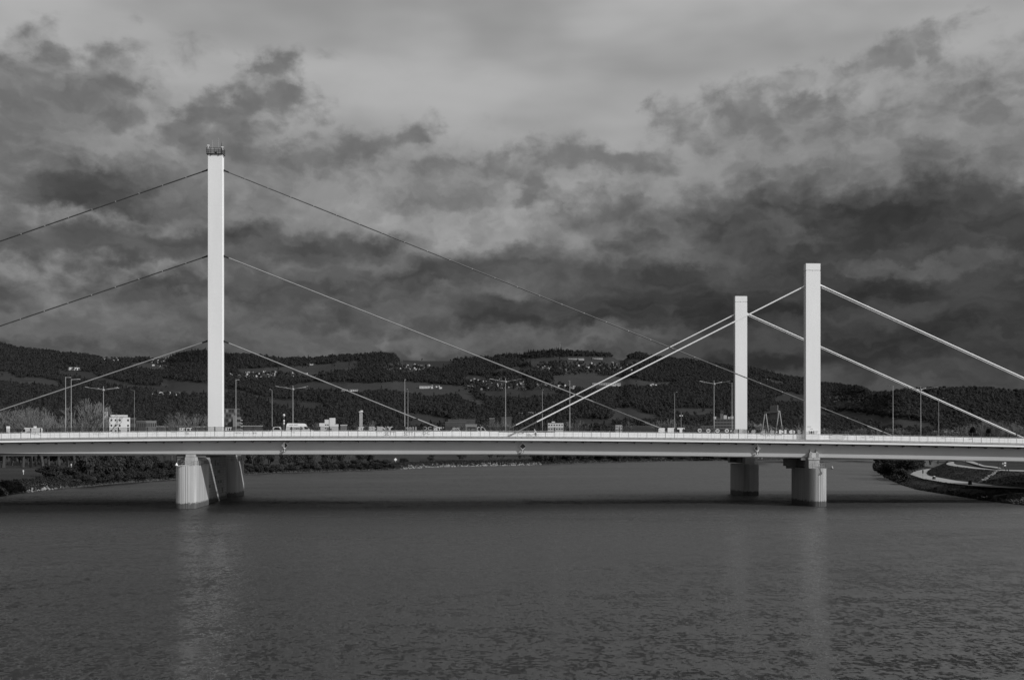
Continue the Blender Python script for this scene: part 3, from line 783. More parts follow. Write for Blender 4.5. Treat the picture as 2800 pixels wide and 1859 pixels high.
# ================================================================== FAR BRIDGE
fb = thing('cable_stayed_bridge', 'far white bridge behind the others, its slim pylon the shortest in view', 'bridge', (0, 285, 0))
mb = MB(); extrude(mb, lambda X: [(286.0, zf(X) + .45), (286.0, zf(X) - .44), (288.0, zf(X) - .74), (297.0, zf(X) - .74), (299.6, zf(X) - .44), (299.6, zf(X) + .45)]); mb.build('deck_slab', 'old_girder_and_shade', fb)  # slab coloured dark here too, for shade under the deck
mb = MB(); extrude(mb, lambda X: [(288.1, zf(X) - .70), (288.6, max(zb(X), zo(X) + .25)), (296.2, max(zb(X), zo(X) + .25)), (296.8, zf(X) - .70)]); mb.build('girder', 'girder_paint', fb)
mb = MB(); extrude(mb, lambda X: [(286.4, zf(X) + .454), (286.4, zf(X) + .50), (299.0, zf(X) + .50), (299.0, zf(X) + .454)]); mb.build('roadway', 'asphalt', fb)
small_pylon(fb, 2010.5, 2043.1, 809.6, 825.4, 296.5, 1.6)
bypass_cables(fb, 2007.5, 860.5, 2043, 857.5, (1410.5, 1162), (2775, 1186), 297.3, .165, (1410.5, 1162))
pf, cx, w, zt = make_pier(fb, 2031, 2074, 285.2, 13.5, 1268.5, 2.0, 'pier_concrete')
gb = zb(cx)
mb = MB(); mb.box((W(2038, 1260, 286.6).x, 286.6, zt - .02), (W(2063, 1260, 286.6).x, 289.5, gb - .1)); mb.build('bearing_column', 'pier_concrete', pf)
mb = MB(); mb.box((W(2024, 1260, 291).x, 290, zt + .2), (cx + 1.5, 296, gb - .2)); mb.box((W(1995, 1260, 296).x, 295.5, zt + .25), (cx + 1.5, 298, gb - .2)); mb.build('bearing_block', 'sleeve_grey', pf)
mb = MB(); handrail(mb, [(cx - w * .4, 286.4, zt), (cx, 285.4, zt), (cx + w * .42, 286.6, zt), (cx + w * .46, 290, zt), (cx + w * .46, 296, zt)], 1.15, 1.2, .03); mb.build('handrail', 'galvanised', pf)
pf2, cx, w, zt = make_pier(fb, 604, 650, 285.0, 13.0, 1261.5, 2.2, 'pier_concrete')
gb = zb(cx)
mb = MB(); mb.box((cx - 1.2, 286.4, zt - .02), (cx + 1.7, 289.8, gb - .1)); mb.build('bearing_column', 'pier_concrete', pf2)
mb = MB(); handrail(mb, [(cx - w * .4, 286.4, zt), (cx, 285.4, zt), (cx + w * .42, 286.6, zt), (cx + w * .47, 290, zt), (cx + w * .45, 296.5, zt)], 1.3, 1.2, .035); mb.build('handrail', 'steel_dark', pf2)
p = W(662, 1256.5, 294.0); mb = MB(); mb.tube(p + Vector((0, 0, -.9)), p + Vector((0, 0, .2)), .08, .08, 6); mb.lathe((p.x, p.y, p.z), [(.16, 0), (.2, .3), (.06, .5)], 8); mb.build('marker_lamp', 'sign_white', pf2)

# ================================================================== lamp posts
def lamp_post(x, ytop, Y, arms, label, group, base=None, head_z=0.0, mast=0.0, r=.10):
    z0 = (zf(W(x, 1180, Y).x) + .36) if base is None else base
    p = W(x, ytop, Y); h = p.z - z0
    t = thing('street_lamp', label, 'street lamp', (p.x, Y, z0), group)
    mb = MB(); n = 10
    mb.tube((p.x, Y, z0), (p.x, Y, z0 + h * .42), r * 1.15, r, n); mb.tube((p.x, Y, z0 + h * .42), (p.x, Y, z0 + h), r * .88, r * .62, n)
    mb.tube((p.x, Y, z0 + h * .415), (p.x, Y, z0 + h * .43), r * 1.3, r * 1.3, n); mb.box((p.x - .16, Y - .16, z0), (p.x + .16, Y + .16, z0 + .06))
    mb.build('pole', 'galvanised', t)
    for ax, ay, az in arms:
        s = Vector((p.x, Y, p.z - .12 - mast)); e = s + Vector((ax, ay, az)); u = (e - s).normalized()
        mb = MB(); mb.tube(s, e, .06, .045, 6); a = mb.build('arm', 'galvanised', t)
        side = Vector((-u.y, u.x, 0)).normalized() * .17
        mb = MB(); k = [e - u * .25 - side * .8, e - u * .25 + side * .8, e + u * .75 + side, e + u * .75 - side]
        mb.add([tuple(q + Vector((0, 0, -.05))) for q in k] + [tuple(q + Vector((0, 0, .07))) for q in k], [(3, 2, 1, 0), (4, 5, 6, 7), (0, 1, 5, 4), (1, 2, 6, 5), (2, 3, 7, 6), (3, 0, 4, 7)])
        mb.build('lamp_head', 'steel_grey', a)
    if mast:
        mb = MB(); mb.lathe((p.x, Y, p.z - .12 - mast - .35), [(.1, 0), (.38, .1), (.38, .5), (.1, .6)], 10); mb.build('hub', 'galvanised', t)
    return t
NEARL = 'lamp posts on the front bridge'
for x, y, l in ((179.3, 1030.5, 'taller lamp post of the close pair over the left end of the front bridge'),
                (645.0, 1037, 'single arm lamp post close beside the tall old pylon on its river side'),
                (1106.8, 1036.5, 'single arm lamp post over the MOH graffiti, where the lowest long cable meets the deck'),
                (1558, 1040, 'single arm lamp post where the white cables cross, near the flat white office'),
                (2001.5, 1046, 'single arm lamp post hard against the left side of the far bridge pylon'),
                (2441.7, 1053.8, 'single arm lamp post just beyond the end of the longest old cable')):
    lamp_post(x, y, Y0 + 5.2, [(0, 2.3, .15)], l, NEARL)
lamp_post(194.6, 1036.5, Y0 + 12.0, [(1.0, 1.2, .15)], 'slightly shorter lamp post of the close pair over the left end of the front bridge', NEARL)
FARL = 'lamp posts on the far bridge'
for x, y, l in ((367.4, 1067, 'slim lamp post right of the white apartment block behind the bridge'),
                (744, 1066.5, 'slim lamp post between the tall pylon and the white rental van'),
                (1115.4, 1066, 'slim shorter lamp post just right of the taller one at the MOH graffiti'),
                (1482.8, 1067.5, 'slim lamp post just left of the flat white office building'),
                (1844.6, 1074, 'slim lamp post over the large white SET graffiti'),
                (2566.6, 1089.5, 'slim lamp post rightmost of all, against the dark wooded hill')):
    lamp_post(x, y, 290.0, [(0, -2.2, .15)], l, FARL, r=.085)
MIDL = 'four armed lamp posts on the old bridge'
for x, y, l in ((282.8, 1056, 'four armed lamp post directly left of the white apartment block'),
                (800.9, 1054, 'four armed lamp post rising over the white rental van'),
                (1382.3, 1034, 'four armed lamp post left of the dark cable sleeves, before the hillside village'),
                (1952.3, 1040, 'four armed lamp post over the round graffiti faces, left of the far pylon'),
                (2517.5, 1056, 'four armed lamp post standing where the thick white far cable passes')):
    lamp_post(x, y, 267.5, [(-3.6, -1.1, .55), (3.4, -1.1, .55), (-2.2, 2.6, .5), (2.4, 2.6, .55)], l, MIDL, mast=.8, r=.12)

# camera mast with two dishes
p = W(1862.4, 1127, Y0 + 5.5)
t = thing('camera_mast', 'thin mast with two small dishes standing over the letter T of the SET graffiti', 'mast', (p.x, p.y, zf(p.x) + .45))
mb = MB(); mb.tube((p.x, p.y, zf(p.x) + .45), p, .06, .04, 8); mb.build('pole', 'galvanised', t)
for sx in (-1, 1):
    q = W(1862.4 + sx * 3.4, 1136.5, p.y); mb = MB(); mb.tube((p.x, p.y, q.z), q, .03, .03, 5); mb.ball(q, .16, 8); mb.build('dish', 'sign_white', t)

# diamond navigation signs hung on the girder, each with a lamp below
def nav_sign(x, y, left, right, label):
    Y = Y0 + 1.75; c = W(x, y, Y)
    t = thing('navigation_sign', label, 'navigation sign', tuple(c), 'diamond signs on the front girder')
    d = .86
    mb = MB(); o = [(c.x - d * .98, c.z), (c.x, c.z - d), (c.x + d * .98, c.z), (c.x, c.z + d)]
    mb.slab(o, Y, Y + .05); mb.tube((c.x, Y + .1, c.z + d + .3), (c.x, Y + .1, c.z - d - .55), .06, .06, 6)
    mb.tube((c.x, Y + .1, c.z + .5), (c.x, Y + .95, c.z + .5), .05, .05, 5); mb.tube((c.x, Y + .1, c.z - .5), (c.x, Y + 1.0, c.z - .5), .05, .05, 5)
    mb.build('frame', 'sign_half', t)
    mb = MB(); mb.mi = 0; e = d * .86
    mb.add([(c.x - e * .98, Y - .008, c.z), (c.x, Y - .008, c.z - e), (c.x, Y - .008, c.z + e)], [(0, 1, 2)])
    mb.mi = 1; mb.add([(c.x + .004, Y - .008, c.z - e), (c.x + e * .98, Y - .008, c.z), (c.x + .004, Y - .008, c.z + e)], [(0, 1, 2)])
    mb.build('board', [left, right], t)
    q = Vector((c.x, Y + .05, c.z - 1.28))
    mb = MB(); mb.tube(q, q + Vector((0, .35, 0)), .28, .24, 12); h = mb.build('lamp', 'black_paint', t)
    mb = MB(); mb.tube(q + Vector((0, -.03, 0)), q + Vector((0, .02, 0)), .16, .16, 12); mb.build('lens', 'sign_white', h)
nav_sign(778.6, 1217.5, 'sign_half', 'sign_dark', 'diamond sign under the rental van, pale left half and dark right half')
nav_sign(1429.5, 1220.2, 'sign_dark', 'sign_dark', 'plain dark diamond sign on the girder below the cyclist')
nav_sign(2071.2, 1225.8, 'sign_dark', 'sign_half', 'diamond sign left of the front pylon, dark left half and pale right half')

# sign gantry on the old bridge, seen from behind and nearly end on
A = W(2130.5, 1125.2, 263.0); B = W(2092.5, 1127.6, 274.0)
t = thing('sign_gantry', 'road sign gantry on splayed legs with ribbed sign backs between the two short pylons', 'sign gantry', (A.x, 263, zf(A.x) + .36))
for q, nm in ((A, 0), (B, 1)):
    for s in (-1, 1):
        mb = MB(); mb.tube(q + Vector((s * .12, 0, 0)), (q.x + s * 1.22, q.y, zf(q.x) + .36), .17, .14, 8); mb.build('leg', 'galvanised', t)
mb = MB(); u = (B - A); mb.add([tuple(q + Vector((dx, 0, dz))) for q in (A, B) for dx, dz in ((-.3, -.22), (.3, -.22), (.3, .28), (-.3, .28))],
       [(0, 1, 2, 3), (7, 6, 5, 4), (0, 4, 5, 1), (1, 5, 6, 2), (2, 6, 7, 3), (3, 7, 4, 0)]); mb.build('beam', 'steel_grey', t)
mb = MB(); p0 = A.lerp(B, .18); p1 = A.lerp(B, .72); zt_ = W(2124, 1107.5, p0.y).z; zb_ = W(2124, 1144, p0.y).z
mb.add([(p0.x + .36, p0.y, zb_), (p0.x + .42, p0.y, zb_), (p1.x + .42, p1.y, zb_), (p1.x + .36, p1.y, zb_), (p0.x + .36, p0.y, zt_), (p0.x + .42, p0.y, zt_), (p1.x + .42, p1.y, zt_), (p1.x + .36, p1.y, zt_)],
       [(0, 3, 2, 1), (4, 5, 6, 7), (0, 1, 5, 4), (1, 2, 6, 5), (2, 3, 7, 6), (3, 0, 4, 7)])
n = 9
for k in range(n):
    q = p0.lerp(p1, k / (n - 1)); mb.box((q.x + .28, q.y - .06, zb_ + .05), (q.x + .36, q.y + .06, zt_ - .05))
mb.build('sign_panel', 'steel_grey', t)

# ================================================================== vehicles on the front bridge
def wheel(parent, x, y, z, r, wd=.24):
    mb = MB(); mb.tube((x, y - wd / 2, z), (x, y + wd / 2, z), r, r, 14); o = mb.build('wheel', 'tyre', parent)
    mb = MB(); mb.tube((x, y - wd / 2 - .02, z), (x, y - wd / 2 + .02, z), r * .55, r * .55, 10); mb.build('rim', 'galvanised', o)

def profile_body(parent, name, pts, ya, yb, mat, taper=.0):
    """side profile (x, z) swept across the vehicle, roof drawn in a little"""
    zmax = max(z for _, z in pts); zmin = min(z for _, z in pts)
    n = len(pts); vs = []
    for y, s in ((ya, 1), (yb, -1)):
        for x, z in pts: vs.append((x, y + s * taper * max(0, (z - zmin) / (zmax - zmin) - .45), z))
    fs = [(k, (k + 1) % n, n + (k + 1) % n, n + k) for k in range(n)] + [tuple(range(n - 1, -1, -1)), tuple(range(n, 2 * n))]
    mb = MB(); mb.add(vs, fs); return mb.build(name, mat, parent)

YV = Y0 + 6.6
def panel_on(parent, name, pts, mat, Y, d=.012):
    mb = MB(); mb.slab(pts, Y - d, Y + .02); return mb.build(name, mat, parent)

# white rental van, nose to the right
a = W(781.6, 1157, YV); b = W(854.5, 1175, YV); zr = zf(a.x) + .49; L = b.x - a.x; H = a.z - zr
t = thing('van', 'white high roofed rental van with black lettering on its side, driving behind the barrier', 'van', (a.x + L / 2, YV + 1, zr))
X = lambda f: a.x + L * f
Z = lambda f: zr + H * f
body = [(X(0), Z(.13)), (X(.005), Z(.60)), (X(.03), Z(.93)), (X(.06), Z(1.0)), (X(.66), Z(.985)), (X(.74), Z(.90)), (X(.865), Z(.555)), (X(.97), Z(.47)), (X(1.0), Z(.34)), (X(1.0), Z(.13))]
profile_body(t, 'body', body, YV, YV + 2.0, 'van_paint', .22)
panel_on(t, 'side_window', [(X(.70), Z(.56)), (X(.835), Z(.56)), (X(.775), Z(.74)), (X(.70), Z(.74))], 'window_dark', YV + .01, .03)
mb = MB(); mb.add([(X(.757), YV + .25, Z(.88)), (X(.868), YV + .12, Z(.58)), (X(.868), YV + 1.88, Z(.58)), (X(.757), YV + 1.75, Z(.88)), (X(.767), YV + .25, Z(.885)), (X(.876), YV + .12, Z(.585)), (X(.876), YV + 1.88, Z(.585)), (X(.767), YV + 1.75, Z(.885))],
   [(0, 1, 2, 3), (7, 6, 5, 4), (0, 4, 5, 1), (1, 5, 6, 2), (2, 6, 7, 3), (3, 7, 4, 0)]); mb.build('windscreen', 'window_dark', t)
mb = MB(); text_mesh(mb, 'miete mich!', (X(.115), YV + .06, Z(.85)), L * .33, H * .075, .02)
for q in range(len(mb.v)): mb.v[q] = (mb.v[q][0], YV + .22 * ((mb.v[q][2] - Z(.13)) / (Z(1) - Z(.13)) - .45) - .012, mb.v[q][2])
mb.build('lettering', 'sign_black', t)
mb = MB(); text_mesh(mb, 'es-rent.at', (X(.15), YV - .006, Z(.54)), L * .50, H * .14, .03)
for q in range(len(mb.v)): mb.v[q] = (mb.v[q][0], YV + .22 * max(0, (mb.v[q][2] - Z(.13)) / (Z(1) - Z(.13)) - .45) - .012, mb.v[q][2])
mb.build('lettering', 'sign_black', t)
for f in (.17, .83): wheel(t, X(f), YV + .2, zr + .36, .36); wheel(t, X(f), YV + 1.8, zr + .36, .36)
mb = MB(); mb.box((X(.985), YV + .15, Z(.36)), (X(1.0) + .02, YV + .45, Z(.44))); mb.build('headlight', 'sign_white', t)
mb = MB(); mb.box((X(.81), YV - .2, Z(.58)), (X(.835), YV - .01, Z(.70))); mb.build('mirror', 'sign_black', t)

# small lorry with crew cab and a grey box
a = W(1273, 1159.5, YV); b = W(1336, 1175, YV); zr = zf(a.x) + .49; L = b.x - a.x; H = a.z - zr
t = thing('truck', 'small truck with a white crew cab pulling a grey box body with a dark sign', 'truck', (a.x + L / 2, YV + 1, zr))
X = lambda f: a.x + L * f
Z = lambda f: zr + H * f
mb = MB(); mb.box((X(0), YV, Z(.28)), (X(.49), YV + 2.1, Z(.93))); mb.box((X(-.005), YV - .03, Z(.93)), (X(.5), YV + 2.13, Z(1.0))); mb.build('box_body', 'truck_box', t)
bp_ = panel_on(t, 'sign_board', [(X(.08), Z(.42)), (X(.44), Z(.42)), (X(.44), Z(.78)), (X(.08), Z(.78))], 'truck_panel', YV, .02)
mb = MB(); c = Vector((X(.155), YV - .03, Z(.6))); disc(mb, c, .18, .18, YV - .03, 14, .55); text_mesh(mb, 'Molis', (X(.23), YV - .032, Z(.535)), L * .18, H * .12, .02); mb.build('lettering', 'spray_mid', bp_)
profile_body(t, 'cab', [(X(.51), Z(.14)), (X(.51), Z(.72)), (X(.54), Z(.78)), (X(.73), Z(.78)), (X(.80), Z(.70)), (X(.90), Z(.47)), (X(.985), Z(.40)), (X(1.0), Z(.30)), (X(1.0), Z(.14))], YV + .05, YV + 2.0, 'van_paint', .2)
panel_on(t, 'rear_window', [(X(.55), Z(.48)), (X(.655), Z(.48)), (X(.655), Z(.73)), (X(.56), Z(.73))], 'window_dark', YV + .06, .035)
panel_on(t, 'side_window', [(X(.70), Z(.48)), (X(.86), Z(.48)), (X(.775), Z(.71)), (X(.70), Z(.73))], 'window_dark', YV + .06, .035)
mb = MB(); mb.box((X(0), YV + .4, Z(.16)), (X(.52), YV + 1.7, Z(.27))); mb.build('chassis', 'steel_dark', t)
for f in (.16, .84): wheel(t, X(f), YV + .2, zr + .36, .36); wheel(t, X(f), YV + 1.8, zr + .36, .36)

def car(x0, x1, ytop, label, mat='van_paint', Yc=None, flip=False, tall=False):
    Yc = Yc or YV
    a = W(x0, ytop, Yc); b = W(x1, ytop, Yc); zr = zf(a.x) + .49; L = b.x - a.x; H = a.z - zr
    t = thing('van' if tall else 'car', label, 'van' if tall else 'car', (a.x + L / 2, Yc + .9, zr), None)
    X = (lambda f: b.x - L * f) if flip else (lambda f: a.x + L * f)
    Z = lambda f: zr + H * f
    if tall: pr_ = [(0, .12), (0, .9), (.03, .98), (.7, 1.0), (.76, .95), (.88, .6), (.985, .5), (1, .4), (1, .12)]; win = [(.70, .60), (.855, .60), (.785, .88), (.70, .88)]
    else: pr_ = [(0, .15), (0, .55), (.05, .64), (.16, .92), (.3, 1.0), (.55, 1.0), (.72, .66), (.95, .56), (1, .45), (1, .15)]; win = [(.17, .66), (.69, .66), (.54, .93), (.29, .93)]
    profile_body(t, 'body', [(X(f), Z(z)) for f, z in pr_], Yc, Yc + 1.85, mat, .2)
    panel_on(t, 'side_window', [(X(f), Z(z)) for f, z in win], 'window_dark', Yc + .06, .05)
    for f in (.2, .8): wheel(t, X(f), Yc + .15, zr + .32, .32); wheel(t, X(f), Yc + 1.7, zr + .32, .32)
car(51.5, 108, 1169.3, 'white van at the left end of the front bridge, roof above the barrier', tall=True, flip=True)
car(1229, 1272, 1170.6, 'white car following close behind the small truck')
car(740, 781, 1166.0, 'white car right behind the rental van', Yc=YV + .3)
# white cabinets on the kerb
for x0, x1, l in ((17, 25.2, 'pale roadside cabinet behind the barrier, leftmost of the two at the left end'), (91.5, 98, 'pale ribbed roadside cabinet behind the white van roof at the left end')):
    a = W(x0, 1165, YB + .9); b = W(x1, 1165, YB + .9); z = zf(a.x) + .49
    t = thing('roadside_cabinet', l, 'cabinet', (a.x, YB + .9, z), 'roadside cabinets')
    mb = MB(); mb.box((a.x, YB + .9, z), (b.x, YB + 1.3, a.z)); mb.build('housing', 'kerb_concrete', t)
    mb = MB(); mb.box((a.x + .06, YB + .88, z + .3), ((a.x + b.x) / 2 - .02, YB + .9, a.z - .1)); mb.box(((a.x + b.x) / 2 + .02, YB + .88, z + .3), (b.x - .06, YB + .9, a.z - .1)); mb.build('door', 'fascia_paint', t)

# ================================================================== cyclist
def skin_body(name, joints, edges, radii, mat, parent=None, org=(0, 0, 0), sub=2):
    me = bpy.data.meshes.new(name); me.from_pydata(joints, edges, [])
    o = bpy.data.objects.new(name, me); COL.objects.link(o)
    sk = o.modifiers.new('skin', 'SKIN'); sk.use_smooth_shade = True
    lay = me.skin_vertices[0].data
    for i, r in enumerate(radii): lay[i].radius = (r, r)
    lay[0].use_root = True
    ss = o.modifiers.new('sub', 'SUBSURF'); ss.levels = sub; ss.render_levels = sub
    bpy.context.view_layer.update()
    m2 = bpy.data.meshes.new_from_object(o.evaluated_get(bpy.context.evaluated_depsgraph_get()))
    o.modifiers.clear(); o.data = m2; bpy.data.meshes.remove(me)
    m2.materials.clear(); m2.materials.append(MATS[mat])
    for p_ in m2.polygons: p_.use_smooth = True
    if parent is not None: o.parent = parent
    return o

cw = W(1464, 1193.2, Y0 + 1.6); gx, gy, gz = cw.x, Y0 + 1.6, zf(cw.x) + .47
bk = thing('bicycle', 'bicycle under the rider crossing the front bridge', 'bicycle', (gx, gy, gz))
WB, R = .53, .345
def at(x, y, z): return Vector((gx + x, gy + y, gz + z))
for sx in (-1, 1):
    c = at(sx * WB, 0, R); mb = MB(); n = 24
    pts = [c + Vector((R * math.cos(2 * math.pi * k / n), 0, R * math.sin(2 * math.pi * k / n))) for k in range(n + 1)]
    mb.path(pts, .024, 6); wh = mb.build('wheel', 'tyre', bk)
    mb = MB()
    for k in range(8):
        a = math.pi * k / 8 * 2; mb.tube(c, c + Vector((R * math.cos(a), 0, R * math.sin(a))), .004, .004, 4)
    mb.tube(c + Vector((0, -.05, 0)), c + Vector((0, .05, 0)), .03, .03, 6); mb.build('spokes', 'galvanised', wh)
bb, hd, st, fw, rw = at(.05, 0, .29), at(-.36, 0, .86), at(.17, 0, .88), at(-WB, 0, R), at(WB, 0, R)
mb = MB()
for p, q in ((bb, st), (bb, hd), (st - Vector((.02, 0, .08)), hd), (bb, rw), (st, rw), (hd, fw)): mb.tube(p, q, .02, .02, 6)
mb.build('frame', 'steel_dark', bk)
mb = MB(); mb.box(at(.08, -.08, .93), at(.32, .08, .98)); mb.build('saddle', 'black_paint', bk)
mb = MB(); mb.tube(hd, at(-.40, 0, 1.0), .018, .018, 6); mb.tube(at(-.42, -.24, 1.02), at(-.42, .24, 1.02), .016, .016, 6); mb.build('handlebar', 'steel_dark', bk)
mb = MB(); mb.tube(bb + Vector((-.02, -.1, -.17)), bb + Vector((0, -.1, 0)), .015, .015, 5); mb.tube(bb + Vector((.02, .1, .17)), bb + Vector((0, .1, 0)), .015, .015, 5); mb.build('crank', 'galvanised', bk)

J = []; E = []; Rr = []
def jt(p, r, par=None):
    J.append(tuple(Vector(p))); Rr.append(r)
    if par is not None: E.append((par, len(J) - 1))
    return len(J) - 1
pel = jt((.17, 0, .98), .14); sp = jt((.08, 0, 1.17), .15, pel); chs = jt((-.06, 0, 1.37), .165, sp); nk = jt((-.14, 0, 1.47), .065, chs); hd1 = jt((-.19, 0, 1.57), .085, nk); hd2 = jt((-.21, 0, 1.66), .10, hd1); jt((-.215, 0, 1.74), .075, hd2)
jt((-.30, 0, 1.64), .035, hd2)
for sy, kz in ((-1, 0), (1, 1)):
    sh = jt((-.08, sy * .19, 1.39), .075, chs); el = jt((-.20, sy * .25, 1.18), .052, sh); wr = jt((-.38, sy * .22, 1.06), .036, el); hn = jt((-.43, sy * .22, 1.04), .038, wr)
    hip = jt((.17, sy * .10, .93), .11, pel)
    kn = jt((-.16 if kz == 0 else -.10, sy * .12, .66 if kz == 0 else .88), .072, hip)
    an = jt((.06 if kz == 0 else .08, sy * .11, .22 if kz == 0 else .52), .048, kn); jt((-.06 if kz == 0 else -.04, sy * .11, .13 if kz == 0 else .44), .04, an)
pe = thing('person', 'cyclist in a white jacket and dark trousers leaning forward on a bicycle', 'person', (gx, gy, gz))
body = skin_body('body', J, E, Rr, 'skin', pe)
m = body.data
m.materials.append(MATS['cloth_white']); m.materials.append(MATS['cloth_dark'])
for p_ in m.polygons:
    c = p_.center
    if c.z > 1.56: p_.material_index = 0
    elif c.z > 1.0 and not (c.z < 1.075 and c.x < -.36): p_.material_index = 1
    elif c.x < -.36 and c.z > 1.0: p_.material_index = 0
    else: p_.material_index = 2
h = MB(); h.ball((-.20, 0, 1.70), .125, 10, (1.15, .9, .75))
o = bpy.data.objects.new('helmet', h.mesh('helmet', 'cloth_white', smooth=True)); COL.objects.link(o); o.parent = pe
# ================================================================== river, banks and hills
mb = MB(); mb.add([(-1500, -300, 0), (1500, -300, 0), (1500, 1400, 0), (-1500, 1400, 0)], [(0, 1, 2, 3)])
tag(mb.build('water', 'river_water'), kind='structure')
mb = MB(); mb.add([(-9000, -900, -4), (9000, -900, -4), (9000, 9000, -4), (-9000, 9000, -4)], [(0, 1, 2, 3)])
tag(mb.build('ground', 'grass'), kind='structure')

def resample(pts, n):
    pts = [Vector(p) for p in pts]; d = [0]
    for a, b in zip(pts, pts[1:]): d.append(d[-1] + (b - a).length)
    t = np.linspace(0, d[-1], n); out = []
    for q in t:
        i = min(len(pts) - 2, int(np.searchsorted(d, q, side='right') - 1)); i = max(0, i)
        f = (q - d[i]) / max(1e-6, d[i + 1] - d[i]); out.append(pts[i].lerp(pts[i + 1], f))
    return out

def loft(rows, name, mat, kind='structure', jitter=0.0, sub=1):
    """surface through rows of equally many points"""
    n = len(rows[0]); vs = []; fs = []
    R = []
    for a, b in zip(rows, rows[1:]):
        for k in range(sub): R.append([p.lerp(q, k / sub) for p, q in zip(a, b)])
    R.append(rows[-1])
    for i, r in enumerate(R):
        for p in r:
            q = p.copy()
            if jitter and 0 < i < len(R) - 1: q.z += jitter * mnoise.noise(Vector((p.x * .09, p.y * .09, 3.1))) + jitter * .5 * mnoise.noise(Vector((p.x * .35, p.y * .35, 9.1)))
            vs.append(q)
    for i in range(len(R) - 1):
        for k in range(n - 1): fs.append((i * n + k, i * n + k + 1, (i + 1) * n + k + 1, (i + 1) * n + k))
    o = bpy.data.objects.new(name, raw_mesh(name, vs, fs, mat, smooth=True)); COL.objects.link(o)
    return tag(o, kind=kind)

# ---- left and far bank, from the left edge round to the right
SH = [(-900, 1470), (-300, 1385), (0, 1357.6), (33, 1351), (133, 1339), (232, 1331), (298, 1324), (365, 1319), (481, 1311), (580, 1303.5), (672, 1298), (758, 1293), (858, 1290), (957, 1286.5),
      (1073, 1284.5), (1172, 1278), (1272, 1275), (1371, 1273), (1470, 1271), (1599, 1266), (1698, 1264), (1798, 1261.5), (1897, 1260), (2110, 1257.5), (2300, 1256.5), (2600, 1256), (3200, 1255.5), (3800, 1255)]
shore = resample([G(x, y, 0) for x, y in SH], 260)
def inland(p, d, z, wob=0.0):
    q = Vector((p.x, p.y, 0)); L = q.length
    w = wob * mnoise.noise(Vector((p.x * .05, p.y * .05, d)))
    q *= (L + d + w) / L; q.z = z + .25 * wob * mnoise.noise(Vector((p.x * .11, p.y * .11, d + 5)))
    return q
rows = [[inland(p, -3, -1.2) for p in shore], [inland(p, .2, .05, .8) for p in shore], [inland(p, 3.5, 1.3, .8) for p in shore], [inland(p, 8, 2.9, 1.2) for p in shore],
        [inland(p, 14, 3.6, 1.2) for p in shore], [inland(p, 40, 3.9, 1.0) for p in shore], [inland(p, 110, 4.1, .8) for p in shore], [inland(p, 260, 4.4) for p in shore], [inland(p, 700, 5.0) for p in shore], [inland(p, 2400, 6.0) for p in shore]]
loft(rows, 'river_bank', 'grass', sub=3)
def bank_z(d): return float(np.interp(d, [0, 3.5, 8, 14, 40, 110, 260, 700], [.05, 1.3, 2.9, 3.6, 3.9, 4.1, 4.4, 5.0]))
SHPX = np.array([pix(p) for p in shore]); SHD = np.array([Vector((p.x, p.y, 0)).length for p in shore])
def shore_dist(x): return float(np.interp(x, SHPX[:, 0], SHD))
def bank_point(x, d):
    """ground point in photo column x, d metres behind the shoreline"""
    L = shore_dist(x) + d; dr = D(x, HY, 1.0); dr.z = 0; dr.normalize(); q = dr * L; q.z = bank_z(d); return q

# stones along the shore
def rock_field(name, items, mat):
    vs = []; fs = []; rr = random.Random(3)
    for p, r in items:
        o = len(vs); n = 6
        for k in range(n):
            a = 2 * math.pi * k / n; q = r * rr.uniform(.7, 1.2)
            vs.append((p.x + q * math.cos(a), p.y + q * math.sin(a), p.z - r * .4))
        for k in range(n):
            a = 2 * math.pi * (k + .5) / n; q = r * rr.uniform(.4, .8)
            vs.append((p.x + q * math.cos(a), p.y + q * math.sin(a), p.z + r * rr.uniform(.25, .75)))
        vs.append((p.x + rr.uniform(-.2, .2) * r, p.y, p.z + r * rr.uniform(.6, .95)))
        for k in range(n):
            k2 = (k + 1) % n
            fs += [(o + k, o + k2, o + n + k), (o + n + k, o + k2, o + n + k2), (o + n + k, o + n + k2, o + 2 * n)]
    ob_ = bpy.data.objects.new(name, raw_mesh(name, vs, fs, mat)); COL.objects.link(ob_); return tag(ob_, kind='stuff')
rr = random.Random(9); items = []; dark = []
for _ in range(3400):
    x = rr.uniform(-60, 2250); d = abs(rr.gauss(1.2, 1.6)); p = bank_point(x, d)
    pale = (1100 < x < 1480) or (60 < x < 165 and rr.random() < .6)
    sc = depth(p) / 300
    (items if pale and rr.random() < .75 else dark).append((p, rr.uniform(.16, .42) * (1.0 + .35 * (sc - 1))))
for _ in range(330):
    x = rr.uniform(1095, 1475); d = rr.uniform(.3, 4.6); items.append((bank_point(x, d), rr.uniform(.3, .75)))
for _ in range(70):
    x = rr.uniform(80, 130); d = rr.uniform(1, 5); items.append((bank_point(x, d), rr.uniform(.3, .7)))
rock_field('pale_gravel', items, 'rock'); rock_field('dark_gravel', dark, 'rock_dark')

